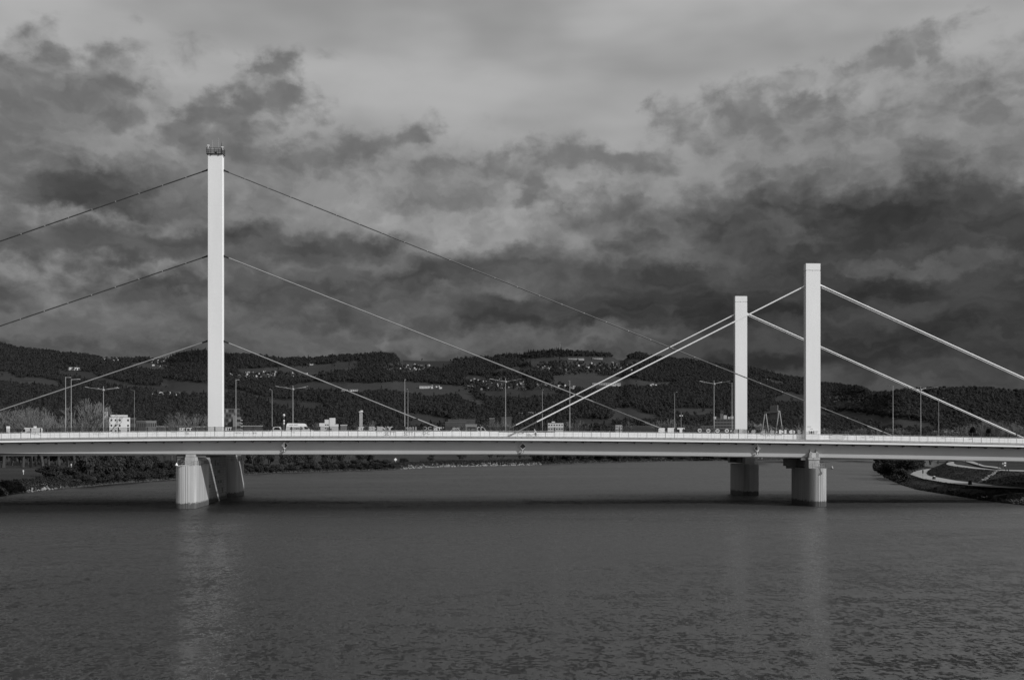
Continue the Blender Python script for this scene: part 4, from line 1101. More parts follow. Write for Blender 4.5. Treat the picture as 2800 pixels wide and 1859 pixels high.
# ---- right bank with its ramp paths
ST = [[(3500, 1500), (3500, 1385), (3500, 1376), (3500, 1316), (3500, 1309)],
      [(3100, 1425), (3100, 1355), (3100, 1350), (3100, 1299), (3100, 1294)],
      [(2800, 1381), (2800, 1336), (2800, 1333), (2800, 1289), (2800, 1285.4)],
      [(2741, 1374), (2767, 1334.5), (2767, 1331.6), (2754, 1287.3), (2741, 1284)],
      [(2678, 1366), (2703, 1332), (2722, 1327.6), (2703, 1284), (2703, 1281.4)],
      [(2614, 1356), (2652, 1327), (2678, 1321.6), (2665, 1281), (2665, 1277.5)],
      [(2563, 1348), (2614, 1323), (2614, 1314), (2639.7, 1278.4), (2652, 1275.4)],
      [(2505, 1338), (2576, 1318), (2563.5, 1305), (2601.6, 1273.3), (2616, 1270.4)],
      [(2470, 1327), (2551, 1313), (2545, 1302), (2592, 1271), (2609, 1267.6)],
      [(2446, 1317), (2525, 1309), (2536, 1298.5), (2588, 1269), (2609, 1265)],
      [(2420, 1304), (2489, 1297), (2533, 1293), (2587.6, 1267), (2611, 1263.2)],
      [(2405, 1285), (2500, 1289), (2540, 1286), (2592, 1264.5), (2614, 1261.6)],
      [(2410, 1270), (2525, 1283.5), (2551, 1281.6), (2605, 1262), (2622, 1260.4)],
      [(2440, 1262), (2560, 1279), (2578, 1278), (2628, 1260.2), (2640, 1259.2)]]
LV = [0.0, 2.5, 2.5, 6.0, 6.0]
cols = [resample([G(r[k][0], r[k][1], LV[k]) for r in ST], 150) for k in range(5)]
out1 = [p + (p - q).normalized() * 6 + Vector((0, 0, -.1)) for p, q in zip(cols[4], cols[3])]
back = [Vector((p.x * 1.22, p.y * 1.22, 6.5)) for p in cols[4]]
back2 = [Vector((p.x * 2.2, p.y * 2.2, 7.0)) for p in cols[4]]
under = [Vector((p.x * .985, p.y * .985, -1.2)) for p in cols[0]]
berm = [p.lerp(q, .35) + Vector((0, 0, .55)) for p, q in zip(cols[0], cols[1])]
loft([under, cols[0], berm, cols[1], [p + Vector((0, 0, -.25)) for p in cols[2]]], 'right_bank', 'bank_grass', sub=4, jitter=.0)
loft([[p + Vector((0, 0, -.02)) for p in cols[2]], [p.lerp(q, .5) + Vector((0, 0, .15)) for p, q in zip(cols[2], cols[3])], cols[3], cols[4], back, back2], 'embankment', 'bank_grass', sub=3, jitter=.06)
up = Vector((0, 0, .06))
loft([[p + up for p in cols[1]], [p + up for p in cols[2]]], 'lower_path', 'path_surface')
loft([[p + up for p in cols[3]], [p + up for p in cols[4]]], 'upper_path', 'path_surface')
A_ = resample([G(x, y, 6.6) for x, y in ((2630, 1260.2), (2642, 1262), (2659, 1267), (2688, 1275), (2728.6, 1280), (2737.5, 1280.4))], 30)
B_ = resample([G(x, y, 6.6) for x, y in ((2648, 1259.6), (2660, 1261), (2690.5, 1272), (2728.6, 1276.5), (2738.5, 1279.6))], 30)
for q in A_ + B_: q.z = 6.62
loft([A_, B_], 'third_path', 'path_surface')
mb = MB()                                                       # stone gutter down the slope
ga, gb_ = G(2729, 1287, 6.0), G(2678.5, 1321.4, 2.5); sd = Vector((.9, .45, 0))
rr = random.Random(4); it = []
for k in range(110):
    f = rr.random(); q = ga.lerp(gb_, f) + sd * rr.uniform(-1.0, 1.0) + Vector((0, 0, .30)); it.append((q, rr.uniform(.16, .36)))
rock_field('gutter_gravel', it, 'rock')
it = []
for k in range(420):
    x = rr.uniform(2660, 2830); f = rr.random() ** 1.3
    yy = np.interp(x, [2660, 2741, 2830], [1362, 1374, 1384]); q = G(x, yy, 0)
    if x < 2755 and f > .35: continue
    q = Vector((q.x * (1 + f * .055), q.y * (1 + f * .055), .1 + f * 1.9)); it.append((q, rr.uniform(.2, .55)))
rock_field('shore_gravel', it, 'rock_dark')  # darker rock colour stands in for the bridge shadow on these stones
for x, y, z, h, l in ((2554, 1310.5, 2.5, 1.25, 'dark mooring block with pale top on the edge of the lower path'), (2652.4, 1325.5, 2.5, 1.5, 'all dark mooring block on the lower path where the bridge shadow begins')):
    q = G(x, y, z); t = thing('mooring_block', l, 'mooring block', tuple(q), 'mooring blocks on the lower path')
    mb = MB(); mb.lathe(tuple(q), [(.62, 0), (.55, h * .5), (.42, h * .8)], 9); mb.build('base', 'rock_dark', t)
    mb = MB(); mb.lathe((q.x, q.y, q.z + h * .8), [(.40, 0), (.45, h * .12), (.2, h * .2)], 9); mb.build('cap', 'kerb_concrete' if x < 2600 else 'rock_dark', t)
q = G(2523.6, 1308.2, 2.5)
t = thing('marker_post', 'thin pole with a dark sleeve standing on the bend of the lower path', 'marker post', tuple(q))
mb = MB(); mb.tube(q, q + Vector((0, 0, 3.6)), .07, .06, 7); mb.build('pole', 'steel_grey', t)
mb = MB(); mb.tube(q + Vector((0, 0, 1.9)), q + Vector((0, 0, 3.1)), .22, .22, 8); mb.build('sleeve', 'steel_dark', t)
for x, y, z, hh in ((2639.5, 1273, 6.4, 2.6), (2675, 1277, 6.4, 4.2), (2730, 1281, 6.4, 4.6)):
    q = G(x, y, z); t = thing('marker_post', {2639.5: 'thin dark post by the bend of the upper path', 2675: 'thin dark post with a sleeve between the two upper paths', 2730: 'thin dark post by the white sign boards'}[x], 'marker post', tuple(q), 'posts on the upper bank')
    mb = MB(); mb.tube(q, q + Vector((0, 0, hh)), .08, .07, 7); mb.build('pole', 'steel_dark', t)
    mb = MB(); mb.tube(q + Vector((0, 0, hh * .45)), q + Vector((0, 0, hh * .75)), .15, .15, 7); mb.build('sleeve', 'steel_dark', t)
for x, l in ((2750.6, 'short dark bollard on the upper path below the white sign boards'), (2757.5, 'short dark bollard beside another one, further along the upper path')):
    q = G(x, 1287.4 + (x - 2750) * .1, 6.06); t = thing('bollard', l, 'bollard', tuple(q), 'bollards on the upper path')
    mb = MB(); mb.lathe(tuple(q), [(.13, 0), (.12, .9), (.06, 1.0)], 9); mb.build('shaft', 'steel_dark', t)
    mb = MB(); mb.lathe((q.x, q.y, q.z - .01), [(.24, 0), (.22, .06)], 9); mb.build('foot', 'rock_dark', t)
q = G(2746, 1284, 6.4)
t = thing('sign_board', 'white sign boards one above the other on two posts beside the upper path', 'sign', tuple(q))
for dx in (-.45, .55):
    mb = MB(); mb.tube(q + Vector((dx, 0, 0)), q + Vector((dx, 0, 2.6)), .04, .04, 6); mb.build('post', 'galvanised', t)
for z, w_ in ((2.05, .55), (1.25, .5)):
    mb = MB(); mb.box((q.x - .05, q.y - .08, q.z + z), (q.x - .05 + w_ * 1.2, q.y - .04, q.z + z + .42)); mb.build('board', 'sign_white', t)
mb = MB(); mb.add([(q.x - .75, q.y - .06, q.z + 1.9), (q.x - .2, q.y - .06, q.z + 1.9), (q.x - .45, q.y - .06, q.z + 2.45)], [(0, 1, 2)]); mb.build('triangle_board', 'kerb_concrete', t)

# ---- hills
SKY = [(-900, 900), (-400, 915), (-150, 930), (0, 941), (50, 954), (116, 960), (176, 968), (249, 974), (282, 979), (331, 982), (464, 982), (474, 975), (517, 965), (560, 962), (612, 972), (659, 972), (719, 976), (758, 983), (858, 982), (918, 976),
       (971, 973), (1020, 970), (1039, 969), (1075, 972), (1090, 981), (1098, 984), (1152, 987), (1232, 987), (1262, 984), (1305, 981), (1351, 979), (1371, 973), (1400, 973), (1426, 976), (1443, 968), (1516, 960), (1599, 966), (1672, 972), (1688, 984), (1708, 985),
       (1718, 973), (1748, 968), (1778, 976), (1811, 981), (1864, 985), (1960, 998), (2006, 1005), (2059, 1009), (2122, 1026), (2195, 1039), (2245, 1050), (2306, 1057), (2339, 1060), (2366, 1068), (2383, 1078), (2415, 1080), (2445, 1074), (2492, 1074), (2565, 1067), (2605, 1065), (2684, 1068), (2770, 1074), (2800, 1076), (3100, 1062), (3700, 1050)]
skx = [p[0] for p in SKY]; sky_ = [p[1] for p in SKY]
def smooth(a, b, x): t = min(1, max(0, (x - a) / (b - a))); return t * t * (3 - 2 * t)
XS = np.arange(-860, 3660, 9.0); NT = 130; ZC0 = 1450.0
def far_depth(x): return 4300 - 1900 * smooth(2240, 2470, x) - 500 * smooth(200, -400, x)
def terr(x, t):
    Dm = far_depth(x); zc = ZC0 + (Dm - ZC0) * t
    ys = np.interp(x, skx, sky_)
    y = 1217 + (ys - 1217) * t
    w = math.sin(math.pi * min(1, t)) if t < 1 else 0
    p = D(x, y, zc)
    b = mnoise.noise(Vector((p.x / 420, p.y / 420, .3))) * 9 + mnoise.noise(Vector((p.x / 160, p.y / 160, 7.3))) * 3.5
    y += b * w
    return D(x, y, zc)
vs = []; nx = len(XS)
ts = list(np.linspace(0, 1, NT)) + [1.05, 1.2, 1.6]
TER = np.zeros((len(ts), nx, 3))
for i, t in enumerate(ts):
    for j, x in enumerate(XS):
        if t <= 1: p = terr(x, t)
        else:
            e = terr(x, 1.0); k = 1 + (t - 1) * .8; p = Vector((e.x * k, e.y * k, e.z - (t - 1) * 420))
        TER[i, j] = p
# which land is field: outlines read off the photograph, in photo pixels, tested on the slope itself
def z1(*p): return [(x / 3.016, 900 + y / 3.016) for x, y in p]
def zz(o, *p, s=3.016): return [(o + x / s, 900 + y / s) for x, y in p]
FIELDS = [z1((-400, 345), (0, 350), (60, 350), (260, 440), (160, 437), (0, 425), (-400, 420)), z1((170, 395), (330, 390), (500, 440), (500, 480), (260, 440)),
          z1((480, 340), (740, 347), (850, 395), (1000, 430), (1080, 450), (1300, 470), (1500, 480), (1800, 490), (1800, 530), (1300, 503), (1080, 475), (850, 435), (600, 385), (490, 368)),
          z1((1040, 275), (1240, 275), (1330, 295), (1280, 320), (1160, 325)), z1((1300, 405), (1450, 410), (1560, 440), (1800, 460), (1800, 480), (1500, 470), (1330, 450)),
          zz(460, (0, 415), (320, 440), (420, 470), (420, 520), (200, 525), (0, 500)), zz(460, (420, 480), (640, 510), (800, 560), (1000, 580), (1310, 610), (1300, 640), (1060, 650), (900, 620), (700, 550), (560, 515), (420, 505)),
          zz(460, (560, 330), (900, 310), (1150, 300), (1560, 262), (1570, 320), (1400, 340), (1280, 360), (1000, 350), (600, 352)), zz(460, (960, 470), (1180, 430), (1689, 440), (1689, 505), (1400, 500), (1100, 492)),
          zz(940, (-80, 262), (130, 260), (130, 322), (-80, 335)), zz(940, (455, 242), (640, 250), (900, 250), (870, 300), (750, 330), (700, 300), (560, 285), (465, 285)),
          zz(940, (0, 455), (360, 435), (640, 440), (880, 460), (980, 465), (1000, 490), (1080, 560), (1180, 600), (1100, 640), (980, 570), (900, 530), (700, 552), (600, 535), (400, 500), (100, 510), (0, 495)),
          zz(940, (1150, 515), (1600, 500), (1689, 500), (1689, 540), (1500, 558), (1250, 562), (1170, 540)), zz(940, (530, 690), (760, 715), (870, 735), (900, 775), (560, 790), (520, 740)),
          zz(940, (1000, 380), (1140, 385), (1150, 405), (1010, 410)), zz(940, (1200, 335), (1400, 315), (1560, 310), (1560, 337), (1300, 347)), zz(940, (1460, 250), (1689, 230), (1689, 252), (1500, 277)),
          zz(1400, (80, 245), (400, 225), (845, 225), (855, 225), (940, 225), (960, 240), (1100, 250), (900, 275), (600, 265), (420, 255), (150, 275)), zz(1400, (0, 310), (160, 310), (160, 337), (0, 347)),
          zz(1400, (310, 390), (600, 365), (820, 385), (980, 400), (1140, 430), (1380, 440), (1150, 472), (900, 470), (660, 492), (520, 482), (400, 445)), zz(1400, (20, 505), (400, 515), (420, 547), (250, 557), (0, 552)),
          zz(1400, (820, 660), (950, 645), (1050, 660), (1100, 690), (1230, 710), (1200, 742), (900, 747), (810, 720)), zz(1400, (540, 730), (860, 750), (860, 790), (480, 790)), zz(1400, (1300, 655), (1560, 655), (1689, 660), (1689, 700), (1330, 690)),
          zz(1880, (690, 580), (830, 515), (1100, 560), (1100, 600), (690, 602)), zz(1880, (580, 400), (700, 415), (815, 435), (810, 452), (700, 442)), zz(1880, (850, 725), (1100, 680), (1100, 705), (880, 737)), zz(1880, (0, 665), (130, 655), (230, 665), (220, 702), (0, 707)),
          zz(2240, (100, 600), (240, 605), (230, 627), (120, 627)), zz(2240, (-20, 678), (300, 685), (560, 730), (800, 750), (960, 785), (1000, 802), (700, 802), (400, 762), (200, 722), (-20, 702))]
def ragged(P):
    a = np.array([mnoise.noise(Vector((q[0] / 60, q[1] / 60, 4.0))) for q in P.reshape(-1, 3)]).reshape(P.shape[:-1])
    b = np.array([mnoise.noise(Vector((q[0] / 45, q[1] / 45, 19.0))) for q in P.reshape(-1, 3)]).reshape(P.shape[:-1])
    return a * 9, b * 3.5
def inside_many(px, py, poly):
    n = len(poly); c = np.zeros(px.shape, bool)
    for i in range(n):
        x1, y1 = poly[i]; x2, y2 = poly[(i + 1) % n]
        cond = ((y1 > py) != (y2 > py))
        xi = (x2 - x1) * (py - y1) / ((y2 - y1) if abs(y2 - y1) > 1e-9 else 1e-9) + x1
        c ^= cond & (px < xi)
    return c
def pix_arr(P):
    zc = P[..., 0] * S + P[..., 1] * C; xc = P[..., 0] * C - P[..., 1] * S
    return CX + F * xc / zc, HY - F * (P[..., 2] - HC) / zc
tx, ty = pix_arr(TER); _rx, _ry = ragged(TER)
fid = np.full(tx.shape, -1)
for k, poly in enumerate(FIELDS): fid[inside_many(tx + _rx, ty + _ry, poly)] = k
nr = len(ts)
faces = []; mids = []
for i in range(nr - 1):
    for j in range(nx - 1):
        faces.append((i * nx + j, i * nx + j + 1, (i + 1) * nx + j + 1, (i + 1) * nx + j))
        k = fid[i, j]; mids.append(0 if k < 0 else 1 + k % 4)
two_scale('forest_floor', 0.040, .3, .004, .05, bump=.0)
for k, v in enumerate((.029, .034, .027, .037)): two_scale('field_%s' % 'abcd'[k], v, .22, .0035, .03, bump=.0)
o = bpy.data.objects.new('hills', raw_mesh('hills', TER.reshape(-1, 3), faces, ['forest_floor', 'field_a', 'field_b', 'field_c', 'field_d'], mids, smooth=True)); COL.objects.link(o); tag(o, kind='structure')

def ground_at(x, y):
    """slope point nearest to photo pixel (x, y): first row whose picture height passes y"""
    j = int(round((x - XS[0]) / 9.0)); j = min(nx - 1, max(0, j))
    col = ty[:NT, j]
    for i in range(1, NT):
        if col[i] <= y:
            f = (col[i - 1] - y) / max(1e-6, col[i - 1] - col[i]); f = min(1, max(0, f))
            p = Vector(TER[i - 1, j]).lerp(Vector(TER[i, j]), f)
            return D(x, y, depth(p))
    return Vector(TER[NT - 1, j])

# ---- crowns
def leaf_cloud(n, rx, ry, rz, size, seed, lumps=7, hollow=.35, tumble=.8, base=.0):
    """many small leaf faces scattered through uneven lumps"""
    g = np.random.default_rng(seed)
    cs = g.normal(size=(lumps, 3)); cs /= np.linalg.norm(cs, axis=1)[:, None]; cs *= g.uniform(.25, .72, (lumps, 1)); rad = g.uniform(.30, .55, lumps)
    k = g.integers(0, lumps, n)
    d = g.normal(size=(n, 3)); d /= np.linalg.norm(d, axis=1)[:, None]
    r = (hollow + (1 - hollow) * g.random(n) ** .5)[:, None]
    c = cs[k] + d * r * rad[k][:, None]
    c = c * np.array([rx, ry, rz]); c[:, 2] = np.maximum(c[:, 2], -rz * .95 + g.random(n) * rz * .2)
    c[:, 2] += rz + base
    nv = d * .7 + c / np.array([rx, ry, rz]) * .5 - np.array([0, 0, (base + rz) / rz * .5]) * 0 + g.normal(size=(n, 3)) * tumble; nv[:, 2] -= .5 * (base / rz)
    nv /= np.linalg.norm(nv, axis=1)[:, None]
    a = np.cross(nv, g.normal(size=(n, 3))); a /= np.linalg.norm(a, axis=1)[:, None]
    b = np.cross(nv, a)
    s = (size * g.uniform(.55, 1.35, n))[:, None]
    a *= s; b *= s * .7
    v = np.stack([c - a, c - b, c + a, c + b], 1).reshape(-1, 3)
    f = np.arange(4 * n).reshape(-1, 4)
    return v, f
def cone_cloud(n, r, h, size, seed):
    g = np.random.default_rng(seed); t = g.random(n) ** .8; rr_ = r * (1 - t) * (.55 + .45 * np.abs(np.sin(t * 22))) * g.uniform(.5, 1.1, n) + .1
    a = g.random(n) * 2 * math.pi; c = np.stack([rr_ * np.cos(a), rr_ * np.sin(a), h * (.04 + .96 * t)], 1)
    d = np.stack([np.cos(a), np.sin(a), -.5 * np.ones(n)], 1); d /= np.linalg.norm(d, axis=1)[:, None]
    q = np.cross(d, g.normal(size=(n, 3))); q /= np.linalg.norm(q, axis=1)[:, None]
    s = (size * g.uniform(.6, 1.3, n))[:, None]
    v = np.stack([c - d * s, c + q * s * .6, c + d * s, c - q * s * .6], 1).reshape(-1, 3)
    return v, np.arange(4 * n).reshape(-1, 4)

# the far woods: one mass of trees scattered over every slope that is not field
protos = bpy.data.collections.new('wood_kinds'); spruce = bpy.data.collections.new('spruce_kinds')
def proto(name, v, f, mat):
    o = bpy.data.objects.new(name, raw_mesh(name, v, f, mat)); protos.objects.link(o); return o
for k in range(5):
    v, f = leaf_cloud(210, 6.2, 6.2, 6.0, 1.15, 40 + k, 9, .7, .30, base=1.0); proto('wood_tree', v, f, 'wood_leaf')
for k in range(3):
    v, f = leaf_cloud(190, 5.6, 5.6, 6.2, 1.1, 51 + k, 8, .7, .30, base=1.0); proto('wood_tree', v, f, 'wood_autumn')
for k in range(1):
    v, f = cone_cloud(150, 3.8, 17, 1.2, 60 + k); so = bpy.data.objects.new('wood_spruce', raw_mesh('wood_spruce', v, f, 'wood_conifer')); spruce.objects.link(so)

def scatter(name, pts, scl, coll):
    me = bpy.data.meshes.new(name); me.from_pydata([tuple(p) for p in pts], [], [])
    at_ = me.attributes.new('size', 'FLOAT', 'POINT'); at_.data.foreach_set('value', np.asarray(scl, dtype=np.float32))
    o = bpy.data.objects.new(name, me); COL.objects.link(o)
    ng = bpy.data.node_groups.new(name + '_nodes', 'GeometryNodeTree')
    ng.interface.new_socket(name='Geometry', in_out='INPUT', socket_type='NodeSocketGeometry')
    ng.interface.new_socket(name='Geometry', in_out='OUTPUT', socket_type='NodeSocketGeometry')
    N = ng.nodes.new; L = ng.links.new
    gi, go = N('NodeGroupInput'), N('NodeGroupOutput')
    mp = N('GeometryNodeMeshToPoints'); ip = N('GeometryNodeInstanceOnPoints')
    ci = N('GeometryNodeCollectionInfo'); ci.inputs['Collection'].default_value = coll; ci.inputs['Separate Children'].default_value = True; ci.inputs['Reset Children'].default_value = True
    ip.inputs['Pick Instance'].default_value = True
    rv = N('FunctionNodeRandomValue'); rv.data_type = 'FLOAT_VECTOR'
    rv.inputs[0].default_value = (0, 0, 0); rv.inputs[1].default_value = (.08, .08, 6.283)
    na = N('GeometryNodeInputNamedAttribute'); na.data_type = 'FLOAT'; na.inputs['Name'].default_value = 'size'
    L(gi.outputs[0], mp.inputs['Mesh']); L(mp.outputs[0], ip.inputs['Points']); L(ci.outputs[0], ip.inputs['Instance'])
    L(rv.outputs[0], ip.inputs['Rotation']); L(na.outputs[0], ip.inputs['Scale']); L(ip.outputs[0], go.inputs[0])
    md = o.modifiers.new('scatter', 'NODES'); md.node_group = ng
    return tag(o, kind='stuff')

NTRY = 222000
zr_ = np.sqrt(rng.uniform(ZC0 ** 2, 4330.0 ** 2, NTRY)); xr_ = rng.uniform(-760, 3250, NTRY)
fd = np.array([far_depth(x) for x in XS]); fdx = np.interp(xr_, XS, fd)
tt = (zr_ - ZC0) / (fdx - ZC0); ok = (tt > .012) & (tt < 1.0)
ii = np.clip(tt * (NT - 1), 0, NT - 1.001); jj = (xr_ - XS[0]) / 9.0
i0 = ii.astype(int); j0 = jj.astype(int); fi = (ii - i0)[:, None]; fj = (jj - j0)[:, None]
i0 = np.clip(i0, 0, NT - 2)
PT = (TER[i0, j0] * (1 - fi) * (1 - fj) + TER[i0 + 1, j0] * fi * (1 - fj) + TER[i0, j0 + 1] * (1 - fi) * fj + TER[i0 + 1, j0 + 1] * fi * fj)
px_, py_ = pix_arr(PT); _qx, _qy = ragged(PT); _qx = _qx + rng.normal(0, 4.0, NTRY); _qy = _qy + rng.normal(0, 1.6, NTRY)
fld = np.zeros(NTRY, bool)
hpx = 11.0 * F / zr_                                              # how tall a tree stands in the picture there
for poly in FIELDS:
    for q in (0.0, .5, .92): fld |= inside_many(px_ + _qx, py_ + _qy - hpx * q, poly)
# villages are left open
VILL = [(275, 331, 972, 987), (410, 465, 977, 1008), (186, 222, 998, 1015), (412, 496, 1065, 1082), (625, 760, 1012, 1034), (774, 870, 1014, 1033), (1048, 1175, 992, 1016), (1134, 1207, 1050, 1066), (1270, 1443, 1028, 1068), (1452, 1512, 996, 1013), (1528, 1732, 986, 1016), (1464, 1574, 1046, 1068), (1616, 1698, 1043, 1056), (2268, 2368, 1078, 1103), (925, 981, 1064, 1074)]
vil = np.zeros(NTRY, bool)
for a, b, c, d in VILL: vil |= (px_ > a) & (px_ < b) & (py_ > c) & (py_ < d + 8)
keep = ok & (~fld | (rng.random(NTRY) < .003)) & (~vil | (rng.random(NTRY) < .18))
crest_field = (px_ > 1092) & (px_ < 1240) & (tt > .93)
keep &= ~crest_field
PT = PT[keep]; scl = .5 + .8 * rng.random(len(PT)) ** 1.3; scl *= np.where(px_[keep] > 2380, .92, 1.0)
kx, ky = px_[keep], py_[keep]
con = (rng.random(len(PT)) < np.where((kx > 1380) & (kx < 1560) & (ky < 985) | (kx > 440) & (kx < 640) & (ky < 1000), .5, .06)) & (kx < 2240)
woods = scatter('forest', PT[~con], scl[~con], protos); firs = scatter('forest', PT[con], scl[con] * .95, spruce)

# ---- single trees: prototypes with trunk and crown, then copies
def bare_tree(name, h, seed, spread=.5, mat_t='bark', mat_c='twig_pale', thick=1.0, lean=0.0, depth_n=5):
    g = random.Random(seed); trunk = MB(); crown = MB()
    def grow(p, d, L, r, lv):
        segs = 3; q = p
        for s in range(segs):
            d = (d + Vector((g.uniform(-.13, .13), g.uniform(-.13, .13), g.uniform(-.02, .10)))).normalized()
            e = q + d * (L / segs); r = max(r, .034); r2 = max(.03, r * (.86 if lv < 2 else .80))
            (trunk if lv < 2 else crown).tube(q, e, r, r2, 6 if lv < 2 else (4 if lv < 4 else 3), False); q = e; r = r2
            if lv >= 1 and lv < depth_n - 1 and g.random() < .6:
                a = g.uniform(0, 6.28); nd = (d * .75 + Vector((math.cos(a), math.sin(a), .25)) * spread).normalized()
                grow(q, nd, L * g.uniform(.45, .65), r * .55, lv + 2)
        if lv < depth_n:
            for b_ in range(3 if lv < 3 else 2):
                a = g.uniform(0, 6.28) + b_ * 2.1
                nd = (d + Vector((math.cos(a), math.sin(a), g.uniform(-.1, .35))) * spread * g.uniform(.6, 1.2)).normalized()
                grow(q, nd, L * g.uniform(.62, .82), r * g.uniform(.62, .76), lv + 1)
    grow(Vector((0, 0, -.3)), Vector((lean, 0, 1)).normalized(), h * .26, .020 * h * thick, 0)
    k = h / max(q[2] for q in crown.v)
    for m_ in (trunk, crown): m_.v = [(x * k, y * k, z * k) for x, y, z in m_.v]
    t = thing(name, None, 'tree')
    trunk.build('trunk', mat_t, t, (0, 0, 0)); crown.build('crown', mat_c, t, (0, 0, 0)); return t
def leafy_tree(name, h, w, seed, n, size, mat, trunk_h=.2, mat_t='bark', lumps=9, stems=1):
    g = random.Random(seed); t = thing(name, None, 'tree')
    mb = MB()
    for k in range(stems):
        a = g.uniform(0, 6.28); rr_ = .05 * w * (k > 0)
        b_ = Vector((math.cos(a) * rr_, math.sin(a) * rr_, -.3)); top = Vector((math.cos(a) * w * .18 * (stems > 1), math.sin(a) * w * .12 * (stems > 1), h * .62))
        m_ = b_.lerp(top, .5) + Vector((g.uniform(-.3, .3), 0, 0)); mb.tube(b_, m_, .028 * h / (1 + .4 * (stems > 1)), .02 * h / (1 + .4 * (stems > 1)), 7, False); mb.tube(m_, top, .018 * h, .006 * h, 6, False)
        for q in range(4):
            f = g.uniform(.3, .8); s_ = m_.lerp(top, f); a2 = g.uniform(0, 6.28); mb.tube(s_, s_ + Vector((math.cos(a2) * w * .25, math.sin(a2) * w * .25, h * .16)), .010 * h, .003 * h, 5, False)
    mb.build('trunk', mat_t, t, (0, 0, 0))
    ch = h * (1 - trunk_h) / 2
    v, f = leaf_cloud(n, w / 2, w / 2, ch, size, seed, lumps, .25, base=h * trunk_h)
    o = bpy.data.objects.new('crown', raw_mesh('crown', v, f, mat)); COL.objects.link(o); o.parent = t
    return t
def bush(name, h, w, seed, n, size, mat):
    v, f = leaf_cloud(n, w / 2, w / 2, h / 2, size, seed, 9, .2, base=-h * .06)
    t = thing(name, None, 'bush')
    o = bpy.data.objects.new('foliage', raw_mesh('foliage', v, f, mat)); COL.objects.link(o); o.parent = t
    mb = MB(); g = random.Random(seed)
    for k in range(7):
        a = g.uniform(0, 6.28); mb.tube((0, 0, -.2), (math.cos(a) * w * .3, math.sin(a) * w * .3, h * g.uniform(.5, .85)), .05, .015, 4, False)
    mb.build('stem', 'bark', t, (0, 0, 0)); return t

USED = set()
def place(protos_, k, loc, sc, label, group, rz=None):
    o = protos_[k % len(protos_)]; rz = random.uniform(0, 6.28) if rz is None else rz
    if o.name not in USED:
        USED.add(o.name); t = o; t.location = loc; t.rotation_euler = (0, 0, rz); t.scale = sc if hasattr(sc, '__len__') else (sc, sc, sc)
    else: t = dup(o, loc, rz, sc)
    t['label'] = label
    if group: t['group'] = group
    elif 'group' in t: del t['group']
    return t

BARE = [bare_tree('bare_tree', 20, 100 + k, .50 + .06 * (k % 3), thick=1.15) for k in range(4)]
PALE = [bare_tree('bare_tree', 16, 130 + k, .42, 'bark_pale', 'bark_pale', .7) for k in range(3)]
LEAF = [leafy_tree('leafy_tree', 10, 8, 150 + k, 2600, .34, 'leaf_dark', .12, stems=1 + 2 * (k % 2)) for k in range(4)]
WILL = [leafy_tree('leafy_tree', 11, 9, 170 + k, 3000, .28, 'leaf_mid', .06, stems=4) for k in range(3)]
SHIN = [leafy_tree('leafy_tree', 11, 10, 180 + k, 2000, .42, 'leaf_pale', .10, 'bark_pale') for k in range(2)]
CON = [None]
v, f = cone_cloud(1500, 3.2, 12, .55, 77)
ct = thing('conifer_tree', None, 'tree'); oc_ = bpy.data.objects.new('crown', raw_mesh('crown', v, f, 'wood_conifer')); COL.objects.link(oc_); oc_.parent = ct
mb = MB(); mb.tube((0, 0, -.3), (0, 0, 10), .22, .04, 7); mb.build('trunk', 'bark', ct, (0, 0, 0)); CON = [ct]
BUSH = [bush('bush', 4.5, 6.5, 200 + k, 2600, .26, 'leaf_dark') for k in range(4)]
BUSM = [bush('bush', 4.0, 6.0, 210 + k, 2200, .26, 'leaf_mid') for k in range(2)]

def at_col(x, zc, z): 
    p = D(x, HY, zc); p.z = z; return p
# tall bare riverside trees behind the left end of the bridge
gL = 'tall bare trees behind the left end of the bridge'
for k, (x, zc, h) in enumerate([(-70, 450, 30), (-25, 470, 28), (8, 445, 29), (30, 480, 27), (62, 452, 28.5), (84, 446, 27), (100, 470, 27), (118, 442, 27.5), (134, 478, 27), (160, 470, 24), (186, 455, 22), (222, 448, 31.5), (246, 460, 31), (268, 470, 29.5), (205, 500, 25), (45, 520, 26)]):
    place(BARE, k, at_col(x, zc, 3.9), h / 20, 'tall bare tree behind the left end of the bridge, trunk rising from the shaded meadow', gL)
gM = 'bare trees close left of the tall pylon'
for k, (x, zc, h) in enumerate([(452, 520, 22), (470, 545, 21), (500, 500, 27), (518, 515, 25), (538, 505, 27), (556, 510, 27), (484, 560, 24)]):
    place(BARE, k + 1, at_col(x, zc, 4.0), h / 20, 'bare pale twigged tree showing above the deck close left of the tall pylon', gM)
# dark understorey behind the meadow
gU = 'dark trees behind the shaded meadow'
for k in range(26):
    x = -40 + k * 11.5 + random.uniform(-4, 4); zc = random.uniform(490, 560)
    place(LEAF, k, at_col(x, zc, 3.8), (random.uniform(.9, 1.4), random.uniform(.9, 1.2), random.uniform(.9, 1.25)), 'dark leafy tree in the shaded row behind the meadow on the left bank', gU)
